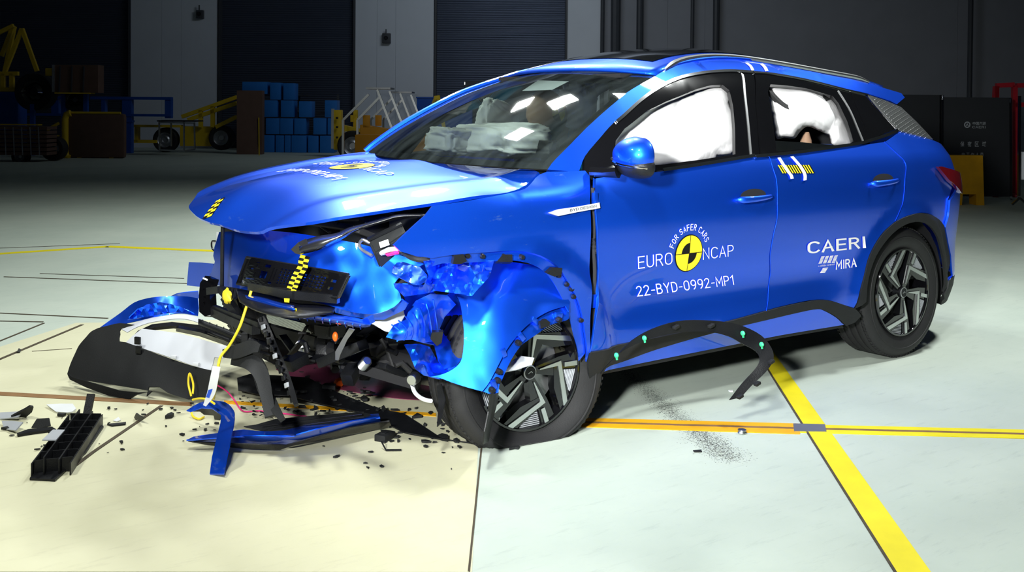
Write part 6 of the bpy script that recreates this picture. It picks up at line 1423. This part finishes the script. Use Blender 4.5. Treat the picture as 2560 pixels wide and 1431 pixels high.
T.box('board', 592, 226, 655, 372, BROWN, 0, .25, base=True); T.bars('edge', [(647, 295, 648, 365, -.03)], .02, YPAINT)
T = HT('wooden_pole', 'slim bright pole leaning against the brown slab', 'pole', 647, 25.9); T.bars('shaft', [(647, 294, 648, 400)], .022, YPAINT)
# blue boxes, each a thing
bx = [(606, 191, 668, 222, 'widest blue box, topmost left of the blue stack'), (676, 193, 702, 236, 'upright blue box second from left in the top row of the stack'), (709, 194, 737, 236, 'upright blue box rightmost in the top row of the stack'),
      (662, 238, 694, 280, 'blue box in the second row directly under the topmost left boxes'), (703, 238, 735, 280, 'blue box in the second row under the top right box'), (748, 240, 780, 280, 'blue box third in the second row of the stack'), (812, 239, 842, 282, 'blue box at the right end of the second row beside the forklift'),
      (665, 282, 700, 322, 'blue box leftmost in the third row of the stack'), (701, 282, 733, 322, 'blue box second in the third row of the stack'), (736, 282, 765, 322, 'blue box third in the third row of the stack'), (784, 282, 816, 323, 'blue box fourth in the third row of the stack'), (819, 282, 834, 323, 'narrow blue box last in the third row of the stack'),
      (657, 325, 686, 367, 'blue box leftmost on the floor beside the brown slab'), (689, 325, 710, 367, 'narrow blue box second on the floor of the stack'), (712, 325, 727, 367, 'narrowest blue box third on the floor of the stack'), (729, 325, 766, 368, 'wide blue box fourth on the floor of the stack'), (770, 325, 796, 368, 'blue box fifth on the floor of the stack'), (800, 325, 836, 368, 'blue box last on the floor beside the forklift mast')]
def hz_(py, D, px=740): return hp(px, py, D)[2]
rs = random.Random(5)
for x0, y0, x1, y1, lab in bx:
    D = 27.6; a = hp(x0, y0, D); b = hp(x1, y1, D)
    rowz = {367: 0., 368: 0., 322: 1, 323: 1, 280: 2, 282: 2, 236: 3, 222: 3.33}[y1]; H = (hz_(282, D)-hz_(325, D)); base = {0.: 0., 1: H+.03, 2: 2*H+.03, 3: 3*H+.03, 3.33: 3*H+.18}[rowz]
    q = MB(); ww = b[0]-a[0]; hh = (a[2]-b[2]) if rowz else H
    hh = min(hh, H) if rowz < 3 else hh
    q.box((0, .25, hh/2), (ww, .5, hh), bev=.015); o = q.build('blue_box', BBOX, None); X = (a[0]+b[0])/2; p = hw(X, D-rs.random()*.05); o.location = (p[0], p[1], base if rowz else 0); o.rotation_euler = (0, 0, HALLROT)
    tag(o, lab, 'box', 'blue boxes stacked before the middle shutter')
# shelf-like dark stand behind the boxes
T = HT('pallet_rack', 'dark pallet rack standing behind the stack of blue boxes', 'rack', 730, 28.4)
T.box('deck', 655, 280, 845, 284, PIPE, 0, .8); T.box('deck', 655, 322, 845, 326, PIPE, 0, .8); T.box('deck', 655, 236, 760, 239, PIPE, 0, .8)
for x in (655, 745, 842): T.box('upright', x, 236, x+4, 370, PIPE, .7, .08, base=True)
# forklift-like yellow loader
T = HT('yellow_loader', 'yellow wheeled loader with upright mast half hidden behind the orange barrier', 'loader', 880, 25.3)
T.box('mast', 834, 275, 852, 375, YPAINT, 0, .3, bev=.02); T.box('mast_rail', 828, 272, 834, 372, SATIN, -.02, .1); T.bars('bolt', [(842, 295, 843, 295, -.05, -.1), (842, 318, 843, 318, -.05, -.1), (842, 344, 843, 344, -.05, -.1)], .05, DARK)
pp = [T.L(852, 312), T.L(960, 336), T.L(960, 352), T.L(866, 352), T.L(852, 352)]
q = MB(); q.prism([(p.x, p.z) for p in pp], Matrix.Rotation(PI/2, 4, 'X'), -.35); q.build('body', YPAINT, T.root)
T.box('mast', 883, 275, 893, 325, YPAINT, .3, .15, bev=.01); T.box('label_plate', 861, 329, 880, 334, ALU, -.02, .03); T.box('bracket', 876, 288, 884, 305, YPAINT, .25, .1); T.wheel('wheel', 881, 365, .38, RUB, -.1, .3)
T = HT('orange_barrier', 'large orange barrier panel in front of the loader behind the windshield pillar', 'barrier', 990, 21.6)
T.box('panel', 887, 337, 1120, 405, OPAINT, 0, .5, bev=.02, base=True); T.box('foot', 900, 396, 940, 408, OPAINT, -.05, .6)
T = HT('orange_machine', 'orange low machine with two upright lugs behind the orange barrier', 'machine', 970, 24.0)
T.box('lug', 907, 288, 924, 320, OPAINT, 0, .1, bev=.01); T.box('lug', 938, 288, 953, 315, OPAINT, .3, .1, bev=.01); pp = [T.L(900, 312), T.L(1010, 330), T.L(1010, 380), T.L(900, 380)]; q = MB(); q.prism([(p.x, p.z) for p in pp], Matrix.Rotation(PI/2, 4, 'X'), -.6); q.build('body', OPAINT, T.root); T.box('foot', 950, 370, 1000, 400, OPAINT, 0, .5, base=True)
for nm, dx, dy, D, lab in (('step_platform', 0, 0, 22.6, 'left and larger grey aluminium step platform with open legs'), ('step_platform', 58, 10, 26.0, 'right and smaller grey aluminium step platform with open legs')):
    T = HT(nm, lab, 'step platform', 940+dx, D, 'aluminium step platforms before the wall')
    k = 1 if dx == 0 else .86
    def g(x, y): return (940+dx+(x-940)*k, 221+dy+(y-221)*k)
    a, b, c, d = g(915, 233), g(945, 221), g(978, 225), g(950, 238)
    q = MB(); P = [T.L(*a, .0), T.L(*b, .0), T.L(*c, .1), T.L(*d, .1)]; z = P[1].z; xs = [p.x for p in P]
    q.box(((min(xs)+max(xs))/2, .35, z), (max(xs)-min(xs), .8, .04)); q.build('platform', ALU, T.root)
    for s in ((943, 224, 986, 336, 0), (974, 228, 1016, 336, .4), (922, 236, 858, 300, 0), (952, 240, 894, 300, .4)):
        A = T.L(*g(s[0], s[1]), s[4]); B = T.L(*g(s[2], s[3]), s[4]); d_ = B-A; B2 = A+d_*(A.z/(A.z-B.z)) if s[0] in (943, 974) else B
        q = MB(); q.bar(A, B2, .06, .05); q.build('leg', SATIN, T.root)
    A = T.L(*g(858, 300), 0); q = MB(); q.bar(A, Vector((A.x-.0, 0, 0)), .06, .05); q.build('leg', SATIN, T.root); A = T.L(*g(894, 300), .4); q = MB(); q.bar(A, Vector((A.x, .4, 0)), .06, .05); q.build('leg', SATIN, T.root)
T = HT('blue_crate', 'blue crate behind the yellow A-frame beside the windshield pillar', 'crate', 1090, 27.5); T.box('body', 1042, 245, 1180, 380, BPAINT, 0, .8, bev=.02, base=True); T.box('lid', 1040, 242, 1184, 247, BPAINT, -.02, .85)
T = HT('a_shaped_stand', 'yellow A-shaped steel frame standing before the blue crate', 'frame', 1085, 26.2); T.bars('leg', [(1090, 243, 1058, 330), (1096, 243, 1112, 330), (1090, 243, 1050, 372)], .09, YPAINT); T.bars('leg', [(1112, 330, 1120, 376), (1058, 330, 1050, 376)], .09, YPAINT); T.bars('crossbar', [(1086, 245, 1100, 243)], .1, YPAINT)
T = HT('dark_cabinet', 'dark cabinet standing before the third shutter behind the car', 'cabinet', 1230, 28.5); T.box('body', 1161, 202, 1330, 380, PIPE, 0, .6, base=True, bev=.02); T.box('handle', 1161, 205, 1163, 212, CHR, -.02, .02)
# wall speakers
for px, py, s, lab in ((498, 35, 1., 'small dark speaker high on the wall between the first two shutters'), (965, 95, 1.2, 'small dark speaker on the wall right of the middle shutter')):
    T = HT('wall_speaker', lab, 'speaker', px, 29.85); T.box('body', px-8*s, py-10*s, px+9*s, py+11*s, PIPE, -.02, .15, bev=.01); T.bars('bracket', [(px, py-22, px, py-8)], .03, PIPE); p = T.L(px, py); q = MB(); q.lathe([(0, .0), (.05, .0), (.06, .012), (.06, -.01)], Matrix.Translation(p+Vector((0, -.02, 0)))@Matrix.Rotation(PI/2, 4, 'X'), 16); q.build('cone', DARK, T.root)
# right: dark folding screens with lettering, yellow barrier, red frame, floodlight
SCR = mat('black_screen_cloth', (.018, .02, .024), .7, var=.1)
GTX = mat('grey_print', (.30, .32, .34), .6, var=.02)
T = HT('folding_screen', 'black folding screen panel with grey circular logo and Chinese lettering', 'screen', 2440, 14.7)
T.box('panel', 2358, 243, 2526, 492, SCR, 0, .04); T.bars('post', [(2356, 238, 2354, 494, -.02), (2526, 246, 2528, 494, -.02)], .025, GLOSSB); T.bars('foot', [(2354, 494, 2354, 496, -.25, .25), (2528, 494, 2528, 496, -.25, .25)], .03, PIPE)
q = MB(); q.box(T.L(2357, 244, -.035), (.012, .012, .06)); q.build('corner_cap', CHR, T.root); q = MB(); q.box(T.L(2525, 252, -.035), (.010, .012, .05)); q.build('corner_cap', CHR, T.root)
def htext(T, s, px0, px1, py0, py1, m, bold=.01, nm='lettering'):
    vs, fs, _ = text_mesh(s, bold); a = T.L(px0, py1, -.01); b = T.L(px1, py0, -.01); q = MB(); q.add([(a.x+(b.x-a.x)*u, -.006, a.z+(b.z-a.z)*v) for u, v in vs], fs); return q.build(nm, m, T.root, smooth=False, weld=False)
htext(T, 'CAERI', 2431, 2464, 315, 321, GTX, .04); htext(T, '中国汽研', 2432, 2465, 305, 313, GTX); 
for i, ch in enumerate('保密区域'): htext(T, ch, 2401+i*18.2, 2411+i*18.2, 354, 367, GTX, .015)
for i, ch in enumerate('非工作人员'): htext(T, ch, 2404+i*11.6, 2413+i*11.6, 382, 391, GTX, .01)
q = MB(); c = T.L(2417.5, 312); q.lathe([(.030, .008), (.046, .008)], Matrix.Translation(c)@Matrix.Rotation(PI/2, 4, 'X'), 32)
q.add([(c.x+x*.026, -.008, c.z+z*.026) for x, z in ((-.9, -.75), (0, .9), (.9, -.75), (.45, -.75), (0, -.1), (-.45, -.75))], [(0, 1, 4, 5), (1, 2, 3, 4)]); q.build('printed_logo', GTX, T.root, smooth=False, weld=False)
T = HT('folding_screen', 'plain black folding screen panel just behind the car tail', 'screen', 2300, 15.35)
T.box('panel', 2180, 236, 2352, 490, SCR, 0, .04); T.bars('post', [(2178, 236, 2178, 494), (2352, 238, 2350, 492, -.02)], .025, GLOSSB); T.bars('foot', [(2178, 490, 2178, 492, -.25, .25), (2350, 490, 2350, 492, -.25, .25)], .03, PIPE)
T = HT('yellow_barrier', 'worn yellow plastic barrier standing before the screen right of the car tail', 'barrier', 2410, 14.0)
P = [(2330, 389), (2457, 389), (2461, 503), (2441, 503), (2440, 486), (2407, 486), (2405, 503), (2340, 503)]; q = MB(); PL_ = [T.L(*p) for p in P]; q.prism([(p.x, 0 if P[i][1] == 503 else p.z) for i, p in enumerate(PL_)], Matrix.Rotation(PI/2, 4, 'X'), -.22); q.build('barrier_body', mat('worn_yellow_plastic', (.72, .36, .01), .45, var=.2, scale=6), T.root)
T = HT('tubular_rack', 'dark red tubular frame standing behind the screens at the right edge', 'frame', 2530, 15.6)
T.bars('tube', [(2488, 250, 2490, 216), (2490, 214, 2534, 212), (2536, 214, 2535, 500), (2536, 262, 2580, 262), (2540, 214, 2600, 212), (2490, 216, 2488, 500)], .07, REDP); T.bars('foot', [(2535, 500, 2535, 503, -.3, .3), (2488, 500, 2488, 503, -.3, .3)], .08, REDP)
T = HT('lamp_stand', 'slim dark lamp stand at the right edge before the red frame', 'stand', 2549, 13.0)
T.bars('pole', [(2549, 240, 2547, 490)], .03, GLOSSB); T.bars('foot', [(2530, 512, 2549, 495), (2568, 512, 2549, 495)], .025, GLOSSB); T.box('reflector', 2556, 380, 2600, 450, LGREY, 0, .1, bev=.01)
